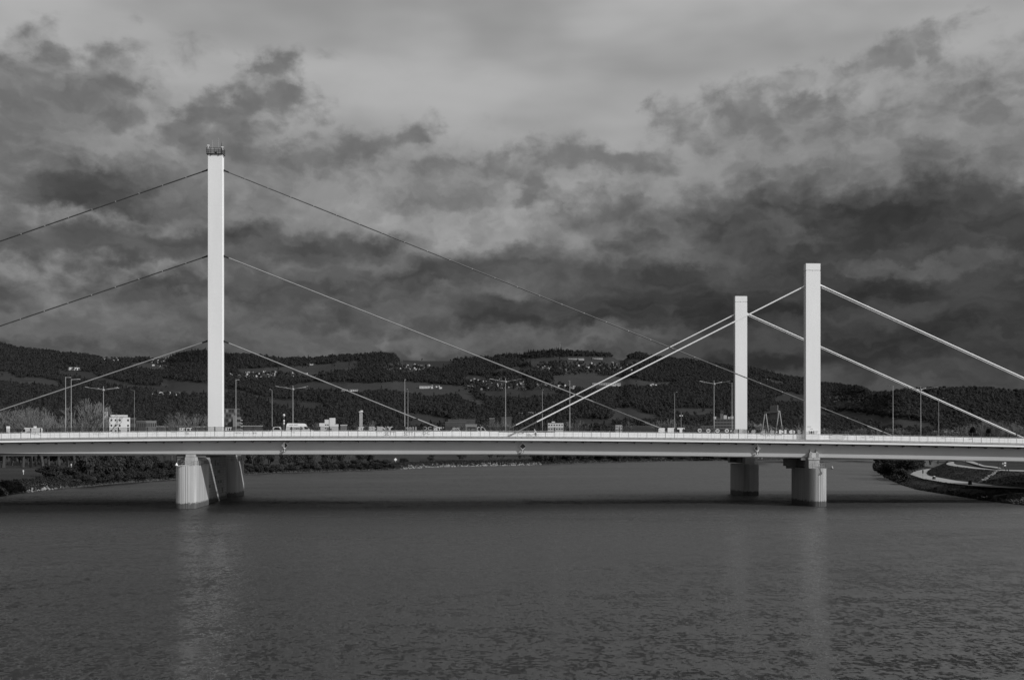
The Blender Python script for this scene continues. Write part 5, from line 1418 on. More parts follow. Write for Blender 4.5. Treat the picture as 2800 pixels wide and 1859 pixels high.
# left bank bushes near the water
def bbush(P_, k, x, d, w, h, label, group=None):
    p = bank_point(x, d); p.z -= .15; s = w / 6.0; place(P_, k, p, (s, s, h / 4.0), label, group)
bbush(BUSH, 0, 140, 16, 9.5, 4.2, 'rounded low bush on the bank beside pale boulders, nearest the camera on the left')
bbush(BUSH, 1, 196, 15, 7.5, 4.0, 'low dark bush just behind the pale boulders, between the rounded bush and the tall thicket')
gT = 'tall thicket of bushes on the left bank'
for k, (x, d, w, h) in enumerate([(232, 10, 10, 9.5), (258, 9, 9, 8), (282, 12, 11, 10.5), (310, 9, 9, 8.5), (335, 10, 9, 7.5), (352, 14, 8, 8), (255, 20, 12, 11), (300, 22, 12, 10), (370, 12, 7, 6), (395, 20, 8, 7), (440, 14, 7, 4.2), (462, 15, 8, 4.6), (480, 12, 7, 4.2), (415, 30, 9, 7)]):
    bbush(BUSH if k % 3 else BUSM, k, x, d, w, h, 'dense bush in the tall thicket left of the ribbed pier on the far shore', gT)
gW = 'riverside trees right of the stone pier'
for k, (x, d, h) in enumerate([(690, 9, 10), (712, 10, 9), (738, 26, 9), (776, 9, 11), (786, 8, 11.5), (797, 8, 11), (812, 9, 12), (845, 8, 11), (862, 8, 12), (885, 9, 12), (905, 10, 11), (935, 10, 10.5), (955, 9, 11), (985, 12, 11), (1010, 12, 9)]):
    place(WILL if k % 4 else BARE, k, bank_point(x, d), h / (11 if k % 4 else 21), 'many stemmed riverside tree under the deck right of the stone pier', gW)
gB2 = 'low bushes under the deck along the middle shore'
for k, (x, d, w, h) in enumerate([(680, 6, 7, 4.5), (700, 5, 7, 3.6), (728, 8, 5, 2.6), (690, 14, 8, 6), (860, 6, 8, 4), (920, 7, 6, 3), (945, 6, 9, 4.5), (968, 5, 8, 4.2), (995, 6, 9, 4.0), (1030, 7, 9, 3.6), (1058, 7, 8, 4.5), (1105, 16, 7, 2.5), (1180, 20, 6, 3.5)]):
    bbush(BUSH if k % 2 else BUSM, k, x, d, w, h, 'low bush at the foot of the riverside trees right of the stone pier', gB2)
gB7 = 'low scrub along the left water edge'
for k in range(30):
    x = 205 + k * 9.6 + random.uniform(-3, 3); bbush(BUSH if k % 4 else BUSM, k, x, random.uniform(2.5, 5.0), random.uniform(4.5, 7.5), random.uniform(2.2, 4.2), 'low dark scrub at the water edge left of the ribbed pier', gB7)
gB8 = 'low scrub along the water edge right of the stone pier'
for k in range(34):
    x = 668 + k * 12.2 + random.uniform(-4, 4); bbush(BUSH if k % 4 else BUSM, k, x, random.uniform(2.5, 6.0), random.uniform(5, 8.5), random.uniform(1.8, 4.0), 'low dark scrub at the water edge right of the stone pier', gB8)
gB3 = 'dark bushes on the far shore at mid river'
for k, x in enumerate(list(range(1470, 1612, 13)) + list(range(1628, 1708, 12)) + list(range(1710, 1806, 11)) + list(range(1834, 2000, 12))):
    bbush(BUSH, k, x, 6 + (k % 3) * 4, random.uniform(9, 13), random.uniform(6.5, 9.0) if x < 1830 else random.uniform(4.5, 6.5), 'dark rounded bush in the row on the far shore at mid river', gB3)
gB4 = 'far dark trees beyond the right hand piers'
for k, x in enumerate(range(2000, 2640, 13)):
    place(LEAF, k, bank_point(x, random.uniform(8, 30)), (1.5, 1.5, random.uniform(.85, 1.2)), 'small dark tree on the farthest shore beyond the pier of the far bridge', gB4)
gB5 = 'small trees on the flat meadow beyond the pale stones'
for k, (x, d, h) in enumerate([(1255, 26, 7), (1265, 30, 7.5), (1182, 60, 8), (1340, 40, 6), (1360, 45, 8), (1375, 48, 8), (1420, 25, 6), (1435, 60, 8)]):
    place(WILL, k, bank_point(x, d), h / 11, 'small tree on the flat meadow beyond the pale stony shore', gB5)
gB6 = 'dark tree row beyond the meadow'
for k in range(46):
    x = 640 + k * 19 + random.uniform(-5, 5)
    place(LEAF, k, at_col(x, random.uniform(880, 960), 4.5), (1.9, 1.6, random.uniform(1.0, 1.35)), 'dark leafy tree in the long row across the back of the meadow', gB6)
# big overhanging tree and bushes on the right bank
for k, (x, zc, h, w, l) in enumerate([(2440, 415, 9.5, 13, 'largest dark tree leaning over the water at the point of the right bank'), (2478, 400, 9, 11, 'dark tree at the point of the right bank, nearest its lower path'), (2418, 430, 7.5, 12, 'broad dark bush tree hanging lowest over the water at the right point'),
        (2460, 372, 5.5, 9, 'low dark bush in front of the trees at the point of the right bank'), (2408, 470, 9, 11, 'dark tree furthest out at the point of the right bank'), (2500, 440, 8.5, 10, 'dark tree behind the bend of the lower path')]):
    p = at_col(x, zc, .5); place(BUSH if h < 8 else LEAF, k, p, (w / (6.5 if h < 8 else 8), w / (6.5 if h < 8 else 8), h / (4.3 if h < 8 else 9.5)), l, None)
gR = 'dark trees behind the right bank slope'
for k, (x, zc, h) in enumerate([(2500, 470, 9), (2520, 500, 9), (2545, 520, 9), (2565, 540, 9), (2590, 560, 10), (2610, 580, 10), (2640, 600, 10), (2480, 520, 9), (2420, 480, 8), (2410, 520, 8), (2680, 560, 10), (2715, 520, 9), (2740, 470, 9), (2765, 450, 9), (2785, 440, 9), (2810, 450, 10), (2755, 500, 10), (2840, 470, 10)]):
    place(LEAF, k + 1, at_col(x, zc, 4.0 if x < 2600 else 6.5), (1.25, 1.25, h / 10), 'dark leafy tree under the deck behind the paths of the right bank', gR)

# trees standing in the valley behind the deck
gV = 'pale leafed trees right of the far pylon'
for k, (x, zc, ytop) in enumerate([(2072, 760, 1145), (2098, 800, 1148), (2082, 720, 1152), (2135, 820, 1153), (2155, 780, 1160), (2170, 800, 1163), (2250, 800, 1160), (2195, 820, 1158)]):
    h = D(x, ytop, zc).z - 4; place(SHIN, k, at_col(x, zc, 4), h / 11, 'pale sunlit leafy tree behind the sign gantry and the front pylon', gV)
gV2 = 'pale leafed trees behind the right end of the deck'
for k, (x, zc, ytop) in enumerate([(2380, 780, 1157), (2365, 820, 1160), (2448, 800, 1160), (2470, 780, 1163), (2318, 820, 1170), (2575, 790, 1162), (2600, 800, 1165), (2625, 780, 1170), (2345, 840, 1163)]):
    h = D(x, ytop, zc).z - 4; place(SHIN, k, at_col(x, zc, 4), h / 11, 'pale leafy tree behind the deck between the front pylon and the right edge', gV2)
gV3 = 'tall pale bare trees at the far right behind the deck'
for k in range(22):
    x = 2640 + k * 9 + random.uniform(-4, 4); zc = random.uniform(900, 1100); yt = np.interp(x, [2640, 2700, 2760, 2840], [1160, 1146, 1150, 1172]) + random.uniform(-4, 8)
    place(PALE, k, at_col(x, zc, 5), (D(x, yt, zc).z - 5) / 16, 'pale bare tree in the dense stand at the far right behind the cable end', gV3)
for k, (x, yt) in enumerate([(2660, 1168), (2703, 1172)]):
    h = D(x, yt, 640).z - 4; place(CON, k, at_col(x, 640, 4), (h / 12 * 1.3, h / 12 * 1.3, h / 12), ['dark conifer behind the deck, left of the other one near the far cable end', 'dark conifer behind the deck, closest to the far cable end'][k], None)
for x, yt, w_, l in ((1642, 1143, 2.3, 'broad round leafy tree behind the deck right of the flat white office'),):
    zc = 820; h = D(x, yt, zc).z - 4; place(LEAF, 2, at_col(x, zc, 4), (w_, w_, h / 10), l, None)
gV4 = 'pale bare trees behind the middle of the deck'
for k, (x, yt, zc) in enumerate([(1815, 1144, 900), (1828, 1141, 900), (1840, 1146, 900), (1900, 1153, 880), (1703, 1150, 900), (1718, 1152, 900), (1558, 1148, 900), (1570, 1150, 920), (1580, 1156, 900), (1594, 1158, 900), (1362, 1145, 950), (1345, 1148, 950), (1335, 1150, 960), (1390, 1146, 960), (1405, 1152, 950), (1280, 1152, 960), (1005, 1148, 950), (975, 1150, 950), (880, 1152, 1000), (2055, 1148, 900), (2275, 1160, 900), (2210, 1155, 900), (1880, 1160, 900)]):
    place(PALE, k, at_col(x, zc, 5), (D(x, yt, zc).z - 5) / 16, 'pale bare tree in the valley behind the middle of the deck', gV4)
gV5 = 'low dark trees along the valley floor'
for k in range(70):
    x = 300 + k * 36 + random.uniform(-12, 12); zc = random.uniform(900, 985)
    place(LEAF, k, at_col(x, zc, 4.6), (random.uniform(1.5, 2.2), 1.5, random.uniform(1.5, 2.1)), 'dark leafy tree along the valley floor just showing over the deck', gV5)
for x, yt, l in ((1154, 979, 'single round tree on the bare field crest'), (1232, 983, 'second small tree on the bare field crest, by the wood edge'), (210, 1019, 'single tree on the upper left field below the wood'), (530, 1040, 'single round tree on the field left of the tall pylon')):
    if yt < 1000: g_ = Vector(TER[NT - 1, int((x - XS[0]) / 9)]); g_ = D(x, pix(g_)[1], depth(g_)); h = 12 if x < 1200 else 9
    else: g_ = ground_at(x, yt + 8); h = 13
    place(LEAF, int(x), g_, (h / 10 * .9, h / 10 * .9, h / 10), l, None)

# rough grass and weeds along both banks
tufts = bpy.data.collections.new('tuft_kinds')
for k in range(3):
    v, f = leaf_cloud(60, .8, .8, .45, .16, 300 + k, 5, .3, .9); o = bpy.data.objects.new('tuft', raw_mesh('tuft', v, f, 'leaf_mid' if k < 2 else 'leaf_dark')); tufts.objects.link(o)
tp = []; ts_ = []
for _ in range(5200):
    k = rng.integers(0, 149); f = rng.random() ** 1.6; a = cols[0][k].lerp(cols[0][k + 1], rng.random()); b = cols[1][k].lerp(cols[1][k + 1], rng.random())
    q = a.lerp(b, f * .93) + Vector((0, 0, .35 * math.sin(math.pi * f) - .05)); tp.append(q); ts_.append(rng.uniform(.25, .75) * (1.3 if f < .2 else .8))
for _ in range(3600):
    k = rng.integers(0, 149); f = rng.uniform(.06, .94); a = cols[2][k].lerp(cols[2][k + 1], rng.random()); b = cols[3][k].lerp(cols[3][k + 1], rng.random())
    tp.append(a.lerp(b, f) + Vector((0, 0, .05))); ts_.append(rng.uniform(.25, .6))
for _ in range(7500):
    x = rng.uniform(-60, 2000); d = rng.uniform(.6, 11) ** 1.0
    tp.append(bank_point(x, d) + Vector((0, 0, -.1))); ts_.append(rng.uniform(.5, 1.5))
scatter('bank_weeds', tp, ts_, tufts)
# marks on the left bank
for x, d, l, h in ((64, 58, 'short pale post standing on the sunlit meadow', 1.3), (195, 120, 'small white marker by the shaded trees at the back of the meadow', 1.4), (420, 60, 'small white marker board in front of the shaded trees left of the ribbed pier', 1.2)):
    q = bank_point(x, d); t = thing('marker_post', l, 'marker post', tuple(q), 'pale marker posts on the left bank')
    mb = MB(); mb.tube(q, q + Vector((0, 0, h)), .09, .08, 7); mb.build('post', 'kerb_concrete', t)
    mb = MB(); mb.box((q.x - .22, q.y - .05, q.z + h * .7), (q.x + .22, q.y - .01, q.z + h * 1.25)); mb.build('board', 'sign_white', t)
q = bank_point(1081.6, 11); t = thing('navigation_sign', 'white diamond sign on a thin post on the bank left of the pale stones', 'navigation sign', tuple(q))
c = D(1081.6, 1256, depth(q)); mb = MB(); mb.tube(q, c, .09, .09, 6); mb.build('post', 'galvanised', t)
mb = MB(); d = .95; mb.slab([(c.x - d, c.z), (c.x, c.z - d), (c.x + d, c.z), (c.x, c.z + d)], c.y - .16, c.y - .1); bd = mb.build('board', 'sign_white', t)
mb = MB(); mb.slab([(c.x - d * .45, c.z), (c.x, c.z - d * .5), (c.x + d * .45, c.z), (c.x, c.z + d * .5)], c.y - .175, c.y - .165); mb.build('centre_mark', 'sign_half', bd)
q = bank_point(736, 22); t = thing('rowing_boat', 'small white boat lying on the grassy slope between the riverside trees', 'boat', tuple(q))
mb = MB(); 
for s in (-1, 1):
    mb.add([(q.x - 1.6, q.y, q.z + .5), (q.x - 1.0, q.y + s * .45, q.z + .45), (q.x + 1.2, q.y + s * .5, q.z + .45), (q.x + 1.5, q.y, q.z + .5), (q.x - 1.2, q.y, q.z + .12), (q.x + 1.3, q.y, q.z + .12)], [(0, 4, 1), (1, 4, 5, 2), (2, 5, 3)])
mb.build('hull', 'sign_white', t)
mb = MB(); mb.box((q.x - .1, q.y - .45, q.z + .40), (q.x + .15, q.y + .45, q.z + .44)); mb.build('thwart', 'kerb_concrete', t)
# ================================================================== houses on the hills
def house_proto(w, d, hw, hr, wall, roof, gable_front, flat=False, annex=False):
    mb = MB()
    mb.mi = 0; mb.box((-w / 2, -d / 2, -2.5), (w / 2, d / 2, hw))
    if flat:
        mb.mi = 1; mb.box((-w / 2 - .2, -d / 2 - .2, hw), (w / 2 + .2, d / 2 + .2, hw + .35))
    elif gable_front:
        mb.mi = 0; mb.add([(-w / 2, -d / 2, hw), (w / 2, -d / 2, hw), (0, -d / 2, hw + hr)], [(0, 1, 2)]); mb.add([(-w / 2, d / 2, hw), (w / 2, d / 2, hw), (0, d / 2, hw + hr)], [(2, 1, 0)])
        mb.mi = 1; e = .5
        for s in (-1, 1): mb.add([(s * (w / 2 + e), -d / 2 - e, hw - .3), (0, -d / 2 - e, hw + hr + .1), (0, d / 2 + e, hw + hr + .1), (s * (w / 2 + e), d / 2 + e, hw - .3)], [(0, 1, 2, 3)])
    else:
        mb.mi = 0; mb.add([(-w / 2, -d / 2, hw), (-w / 2, d / 2, hw), (-w / 2, 0, hw + hr)], [(0, 1, 2)]); mb.add([(w / 2, -d / 2, hw), (w / 2, d / 2, hw), (w / 2, 0, hw + hr)], [(2, 1, 0)])
        mb.mi = 1; e = .5
        for s in (-1, 1): mb.add([(-w / 2 - e, s * (d / 2 + e), hw - .3), (w / 2 + e, s * (d / 2 + e), hw - .3), (w / 2 + e, 0, hw + hr + .1), (-w / 2 - e, 0, hw + hr + .1)], [(0, 1, 2, 3)])
    mb.mi = 2
    n = max(2, int(w / 3))
    for fl in range(max(1, int(hw / 3))):
        for k in range(n):
            x = -w / 2 + w * (k + .5) / n; z = .9 + fl * 2.8
            mb.box((x - .6, -d / 2 - .03, z), (x + .6, -d / 2 - .005, z + 1.3))
    if annex:
        mb.mi = 0; mb.box((w / 2 + .01, -d / 2 + 1, -2.5), (w / 2 + 5, d / 2, hw * .6)); mb.mi = 1; mb.box((w / 2 + .02, -d / 2 + .8, hw * .6), (w / 2 + 5.2, d / 2 + .2, hw * .6 + .4))
    return mb.mesh('house', ['village_wall' if wall == 'house_white' else wall, roof, 'window_dark'])
HP = [house_proto(12, 10, 5.6, 3.2, 'house_white', 'roof_dark', False), house_proto(10, 12, 5.4, 3.6, 'house_white', 'roof_mid', True), house_proto(14, 9, 3.6, 3.0, 'house_white', 'roof_dark', False, annex=True),
      house_proto(11, 9, 6.0, 2.4, 'house_cream', 'roof_dark', False), house_proto(13, 10, 6.0, .4, 'house_white', 'roof_mid', False, flat=True), house_proto(9, 10, 5.0, 3.4, 'house_white', 'roof_dark', True)]
def house(x, y, k, label, group, rz=None, sc=1.0):
    g = ground_at(x, y)
    o = bpy.data.objects.new('house', HP[k % len(HP)]); COL.objects.link(o)
    o.location = g; o.rotation_euler = (0, 0, -TH - math.atan((x - CX) / F) + (random.uniform(-.7, .7) if rz is None else rz)); o.scale = (sc, sc, sc)
    return tag(o, label, 'house', group)
rh = random.Random(21)
def village(n, x0, x1, y0, y1, what, sc=1.0):
    lab = 'small white house ' + what; got = 0; used = []
    for _ in range(n * 30):
        if got >= n: break
        x = rh.uniform(x0, x1); y = rh.uniform(y0, y1)
        if any(abs(x - a) < 6.5 and abs(y - b) < 4.2 for a, b in used): continue
        used.append((x, y)); house(x, y, rh.randrange(6), lab, 'houses ' + what, None, sc * rh.uniform(.5, .85)); got += 1
village(6, 277, 330, 979, 986, 'on the crest above the upper left wood')
village(4, 336, 356, 982, 988, 'on the crest just left of the tall cable field')
village(13, 410, 462, 983, 1006, 'in the group close left of the tall pylon near the crest')
village(26, 628, 757, 1016, 1032, 'in the long village right of the tall pylon')
village(9, 776, 866, 1018, 1031, 'along the lane where the lowest cable crosses the village')
village(5, 752, 832, 980, 986, 'on the crest among trees right of the tall pylon')
village(4, 1006, 1020, 997, 1008, 'by the round wooded hilltop, the small cluster on its left foot', .8)
village(22, 1052, 1173, 997, 1014, 'in the village below the bare field crest')
village(5, 1180, 1206, 1054, 1064, 'beside the long pale barn on the middle field')
village(26, 1273, 1392, 1036, 1066, 'in the village behind the middle four armed lamp post')
village(9, 1400, 1442, 1044, 1066, 'at the right end of the village behind the middle lamp post')
village(7, 1454, 1510, 1001, 1012, 'in the small group left of the village under the mast hill')
village(26, 1530, 1730, 993, 1014, 'in the village below the wooded hill with the mast')
village(10, 1466, 1573, 1052, 1066, 'in the row behind the crossing of the white cables')
village(3, 2093, 2107, 1036, 1040, 'high on the slope between the two short pylons', .8)
village(15, 2270, 2366, 1084, 1101, 'in the hillside village right of the front pylon')
village(3, 812, 826, 1069, 1074, 'by the arms of the lamp post over the rental van', .8)
village(3, 1778, 1797, 1051, 1055, 'alone beside the field right of the long greenhouses')
village(3, 1523, 1545, 1141, 1146, 'low in the valley above the flat white office')
village(2, 345, 358, 1061, 1064, 'by the arm of the lamp post above the apartment block')
# farms and long buildings
def long_house(xa, xb, ybase, h, label, name='farmhouse', d=10, roof='roof_dark', wall='house_white', hr=2.5, n=8, cat='farmhouse'):
    a = ground_at((xa + xb) / 2, ybase); zc = depth(a); p = D(xa, ybase, zc); q = D(xb, ybase, zc); L = (q - p).length
    t = thing(name, label, cat, tuple(a)); t.rotation_euler = (0, 0, -TH - math.atan(((xa + xb) / 2 - CX) / F))
    mb = MB(); mb.box((-L / 2, 0, -4), (L / 2, d, h)); mb.add([(-L / 2, 0, h), (-L / 2, d, h), (-L / 2, d / 2, h + hr)], [(0, 1, 2)]); mb.add([(L / 2, 0, h), (L / 2, d, h), (L / 2, d / 2, h + hr)], [(2, 1, 0)]); mb.build('wall', wall, t, (0, 0, 0))
    mb = MB()
    for s0, s1 in ((-.6, 0), (d + .6, 0)): mb.add([(-L / 2 - .5, s0, h - .3), (L / 2 + .5, s0, h - .3), (L / 2 + .5, d / 2, h + hr + .1), (-L / 2 - .5, d / 2, h + hr + .1)], [(0, 1, 2, 3)])
    mb.build('roof', roof, t, (0, 0, 0))
    for k in range(n):
        x = -L / 2 + L * (k + .5) / n
        for z in ([1.2, h * .55] if h > 6 else [h * .3]):
            mb = MB(); w_ = min(1.4, L / n * .3); mb.box((x - w_, -.06, z), (x + w_, -.01, z + h * (.22 if h > 6 else .4))); mb.build('window', 'window_dark', t, (0, 0, 0))
    return t
long_house(190, 219.5, 1011.5, 9.5, 'large white manor farm with a row of dark windows on the upper left field', d=14, n=7, hr=2.0)
t = long_house(164, 189, 1010.5, 3.2, 'long low white wall building running out from the manor farm', name='outbuilding', d=5, n=5, hr=.8, cat='outbuilding')
for xa, xb, l in ((431, 449, 'white farmhouse with a rounded gable, left one of the pair on the lower left field'), (457, 471, 'white farmhouse with a rounded gable, right one of the pair on the lower left field')):
    a = ground_at((xa + xb) / 2, 1079); zc = depth(a); L = (xb - xa) * zc / F * .62
    t = thing('farmhouse', l, 'farmhouse', tuple(a), 'twin gabled farmhouses')
    arc = [(-L / 2, -3), (L / 2, -3)] + [(L / 2 * math.cos(q), 3 + 6.0 * math.sin(q)) for q in np.linspace(0, math.pi, 11)]
    mb = MB(); mb.slab(arc, 0, 14); mb.build('wall', 'house_white', t, (0, 0, 0))
    mb = MB()
    A2 = [(L / 2 * 1.08 * math.cos(q), 3 + 6.5 * math.sin(q)) for q in np.linspace(0, math.pi, 11)]; n = len(A2)
    mb.add([(x, -.25 + 0.5, z) for x, z in A2] + [(x, 14.3, z) for x, z in A2], [(k, k + 1, n + k + 1, n + k) for k in range(n - 1)]); mb.build('roof', 'roof_dark', t, (0, 0, 0))
    for sx in (-1, 1):
        mb = MB(); mb.box((sx * L * .18 - .7, -.06, 2.2), (sx * L * .18 + .7, -.01, 4.2)); mb.build('window', 'window_dark', t, (0, 0, 0))
house(419, 1079, 2, 'low farm building left of the twin gabled farmhouses', None, 0); house(487, 1080, 0, 'low farm building right of the twin gabled farmhouses', None, 0)
long_house(839, 867, 998, 5, 'long white row building on the field above the village right of the pylon', 'row_house', n=9, cat='row house')
long_house(1147, 1183, 1062, 8, 'long pale barn with dark windows on the middle field', 'barn', d=14, n=9, cat='barn')
long_house(927, 951, 1070, 5, 'low white farm building where the lowest cable passes the field', n=4)
long_house(956, 979, 1069.5, 4.5, 'second low white farm building right of the cable on the field', n=4)
long_house(1553, 1597, 984, 6, 'long low building on the field under the mast hill, left one', 'hall', d=14, n=8, wall='house_cream', cat='hall'); long_house(1620, 1648, 982, 5, 'long low building on the field under the mast hill, right one', 'hall', d=14, n=6, wall='house_cream', cat='hall')
long_house(1620, 1697, 1053, 6, 'long pale greenhouse range behind the two thick white cables', 'greenhouse', d=24, n=16, wall='house_cream', roof='roof_mid', cat='greenhouse')
long_house(2131, 2147, 1069, 6, 'small pale hall on the slope just left of the front pylon', 'hall', n=5, wall='house_cream', cat='hall')
for xa, xb, yb, h, l in ((1418, 1440, 1143, 11, 'white apartment house on the low slope left of the white cables, first of the row'), (1444, 1464, 1142, 12, 'white apartment house on the low slope, second of the row by the cables'), (1466, 1478, 1140, 9, 'white apartment house on the low slope partly behind the white cables')):
    long_house(xa, xb, yb, h, l, 'apartment_house', d=12, n=4, hr=2, cat='apartment house')
# mast on the wooded hill
g = Vector(TER[NT - 1, int((1531 - XS[0]) / 9)]); b = D(1531, pix(g)[1], depth(g)); tp = D(1531, 935, depth(g))
t = thing('radio_mast', 'thin red and white banded radio mast on top of the wooded hill', 'mast', tuple(b)); t['label'] = 'thin radio mast on top of the wooded hill'
mb = MB(); mb.tube(b, tp, 1.1, .5, 6); mb.build('mast', 'steel_grey', t)
mb = MB(); q = b.lerp(tp, .62); mb.lathe(tuple(q), [(2.0, 0), (2.3, 2), (1.0, 4)], 8); mb.build('antenna_drum', 'steel_grey', t)

# ================================================================== valley buildings behind the deck
def block(name, label, xa, xb, ytop, zc, d, floors, cols_, wall, cat='building', fh=None, win=('window_dark',), z0=4.0, ww=.5, wh=.45, parapet=True, roof='roof_mid', skip=None, rz=0.0):
    p = D(xa, ytop, zc); q = D(xb, ytop, zc); L = (q - p).length; H = p.z - z0; c = (p + q) / 2
    t = thing(name, label, cat, (c.x, c.y, z0)); t.rotation_euler = (0, 0, -TH - math.atan(((xa + xb) / 2 - CX) / F) + rz)
    mb = MB(); mb.box((-L / 2, 0, -1), (L / 2, d, H)); mb.build('wall', wall, t, (0, 0, 0))
    if parapet:
        mb = MB(); mb.box((-L / 2 - .15, -.15, H), (L / 2 + .15, d + .15, H + .3)); mb.build('roof', roof, t, (0, 0, 0))
    fh = fh or H / floors
    for f in range(floors):
        for k in range(cols_):
            if skip and skip(f, k): continue
            x = -L / 2 + L * (k + .5) / cols_; z = H - fh * (f + 1) + fh * .3; w_ = L / cols_ * ww / 2
            if z < 6: continue
            mb = MB(); mb.box((x - w_, -.08, z), (x + w_, -.01, z + fh * wh)); mb.build('window', win[(f + k) % len(win)], t, (0, 0, 0))
    return t, L, H
t, L, H = block('apartment_block', 'white apartment block with rows of dark balcony windows behind the left part of the deck', 301, 354, 1141, 900, 16, 7, 5, 'house_white', 'apartment block', ww=.42, wh=.36, skip=lambda f, k: k == 3)
mb = MB(); mb.box((-L / 2 + .8, 3, H + .3), (L / 2 - 2.0, 13, H + 2.4)); mb.build('penthouse', 'house_cream', t, (0, 0, 0))
mb = MB(); mb.box((-L / 2 - 3.2, 4, -1), (-L / 2 - .02, 14, H - 2)); mb.build('stair_wing', 'house_cream', t, (0, 0, 0))
p = D(289, 1126, 910); t = thing('chimney', 'pale slim chimney tower against the left side of the white apartment block', 'chimney', (p.x, p.y, 4)); mb = MB(); mb.box((p.x - 1.3, p.y, 4), (p.x + 1.3, p.y + 2.6, p.z)); mb.build('shaft', 'house_cream', t); mb = MB(); mb.box((p.x - .3, p.y + 1, p.z), (p.x + .3, p.y + 1.5, p.z + 4)); mb.tube((p.x + .9, p.y + 1, p.z - 2), (p.x + .9, p.y + 1, p.z + 3), .15, .15, 6); mb.build('flue', 'steel_grey', t)
block('parking_deck', 'dark open parking deck right of the white apartment block', 354.5, 372, 1143.5, 930, 18, 5, 2, 'block_dark', 'parking deck', ww=.85, wh=.5)
block('office_building', 'dark low office right of the parking deck', 372, 398, 1151, 950, 18, 4, 5, 'block_dark', 'office', ww=.6)
block('office_building', 'pale grey low office left of the bare trees by the pylon', 398, 427, 1150.5, 960, 16, 4, 6, 'block_grey', 'office', ww=.6)
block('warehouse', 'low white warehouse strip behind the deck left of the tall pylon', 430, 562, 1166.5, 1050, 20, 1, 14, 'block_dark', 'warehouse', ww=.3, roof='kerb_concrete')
t, L, H = block('office_tower', 'dark glass office tower close right of the tall pylon', 610, 655, 1118, 820, 20, 10, 6, 'block_dark', 'office tower', ww=.8, wh=.6, win=('window_dark', 'block_grey', 'window_dark'))
block('stair_tower', 'pale concrete stair tower in front of the dark glass office tower', 637, 646.5, 1136, 800, 6, 1, 1, 'block_grey', 'stair tower', ww=.01)
t, L, H = block('apartment_block', 'grey block with stepped balconies at the foot of the dark office tower', 647, 659, 1141, 806, 12, 6, 1, 'block_grey', 'apartment block', ww=.8, wh=.4)
for f in range(5):
    mb = MB(); mb.box((L / 2 - .5, -1.2, H - 2.5 * f - 2.6), (L / 2 + 1.2, -.1, H - 2.5 * f - 2.2)); mb.build('balcony', 'kerb_concrete', t, (0, 0, 0))
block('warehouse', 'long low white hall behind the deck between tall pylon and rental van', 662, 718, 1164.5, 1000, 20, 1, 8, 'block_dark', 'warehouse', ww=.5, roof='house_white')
p = D(776.2, 1131, 850); t = thing('antenna_pole', 'pole carrying stacked white antenna drums above the rental van', 'antenna', (p.x, p.y, 4)); mb = MB(); mb.tube((p.x, p.y, 4), p, .3, .25, 7); mb.build('pole', 'steel_grey', t)
for dz, r, m in ((-1.2, .95, 'house_white'), (-4.2, .6, 'steel_dark'), (-6.0, .75, 'house_white'), (-8.2, .7, 'kerb_concrete')):
    mb = MB(); mb.lathe((p.x, p.y, p.z + dz), [(r * .8, -.9), (r, -.6), (r, .5), (r * .7, .9)], 9); mb.build('antenna_drum', m, t)
t, L, H = block('office_building', 'stepped white office building behind the deck right of the rental van', 888, 917, 1147, 880, 14, 5, 5, 'house_white', 'office', fh=3.0, ww=.7, wh=.3, skip=lambda f, k: f < 1)
mb = MB(); mb.box((L / 2 - 5.2, -.4, -1), (L / 2, 6, H + 1.5)); mb.build('stair_core', 'house_white', t, (0, 0, 0))
mb = MB(); mb.box((-L / 2 - 4.6, -.2, -1), (-L / 2 - .02, 12, H - 3.1)); mb.build('side_wing', 'house_white', t, (0, 0, 0))
block('shed', 'small white plant room stepping down from the white stepped office', 915.5, 925.5, 1159.5, 870, 6, 1, 1, 'house_white', 'shed', ww=.01)
block('warehouse', 'low grey hall with a bright roof edge right of the stepped white office', 931, 949, 1162, 900, 14, 1, 4, 'block_grey', 'warehouse', ww=.5, roof='sign_white')
t, L, H = block('silo_tower', 'slim ribbed concrete tower with a small cabin on top behind the SET graffiti', 982.5, 991.5, 1127.5, 900, 3, 1, 1, 'block_grey', 'tower', ww=.01)
for k in range(5): mb = MB(); x = -L / 2 + L * (k + .5) / 5; mb.box((x - .12, -.12, 0), (x + .12, -.01, H)); mb.build('rib', 'kerb_concrete', t, (0, 0, 0))
mb = MB(); mb.box((-L / 2 - .4, -.6, H + .3), (L / 2 + .5, 3.2, H + 1.0)); mb.box((-.3, 0, H + 1.0), (L / 2 + .2, 2, H + 1.9)); mb.build('cabin', 'house_white', t, (0, 0, 0))
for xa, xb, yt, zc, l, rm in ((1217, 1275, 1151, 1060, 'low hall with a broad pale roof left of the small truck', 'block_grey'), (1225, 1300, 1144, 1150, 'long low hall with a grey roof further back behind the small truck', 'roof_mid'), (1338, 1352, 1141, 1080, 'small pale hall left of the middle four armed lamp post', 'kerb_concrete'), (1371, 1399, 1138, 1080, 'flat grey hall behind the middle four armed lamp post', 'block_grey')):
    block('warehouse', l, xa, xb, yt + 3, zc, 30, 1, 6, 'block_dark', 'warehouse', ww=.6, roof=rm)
t, L, H = block('office_building', 'flat white office building with square windows behind the cyclist', 1498, 1540.5, 1156.5, 780, 14, 4, 6, 'house_white', 'office', fh=3.0, ww=.5, wh=.32)
mb = MB(); mb.box((-L / 2 + 3.0, 3, H + .3), (-L / 2 + 5.6, 7, H + 1.3)); mb.build('roof_plant', 'house_white', t, (0, 0, 0))
mb = MB(); mb.box((-L / 2 - 3.8, 2, -1), (-L / 2 - .02, 12, H - 1)); mb.build('side_wing', 'block_dark', t, (0, 0, 0))
block('office_building', 'small white office behind the deck right of the round leafy tree', 1683, 1701, 1162, 860, 10, 2, 4, 'house_white', 'office', fh=3, ww=.5)
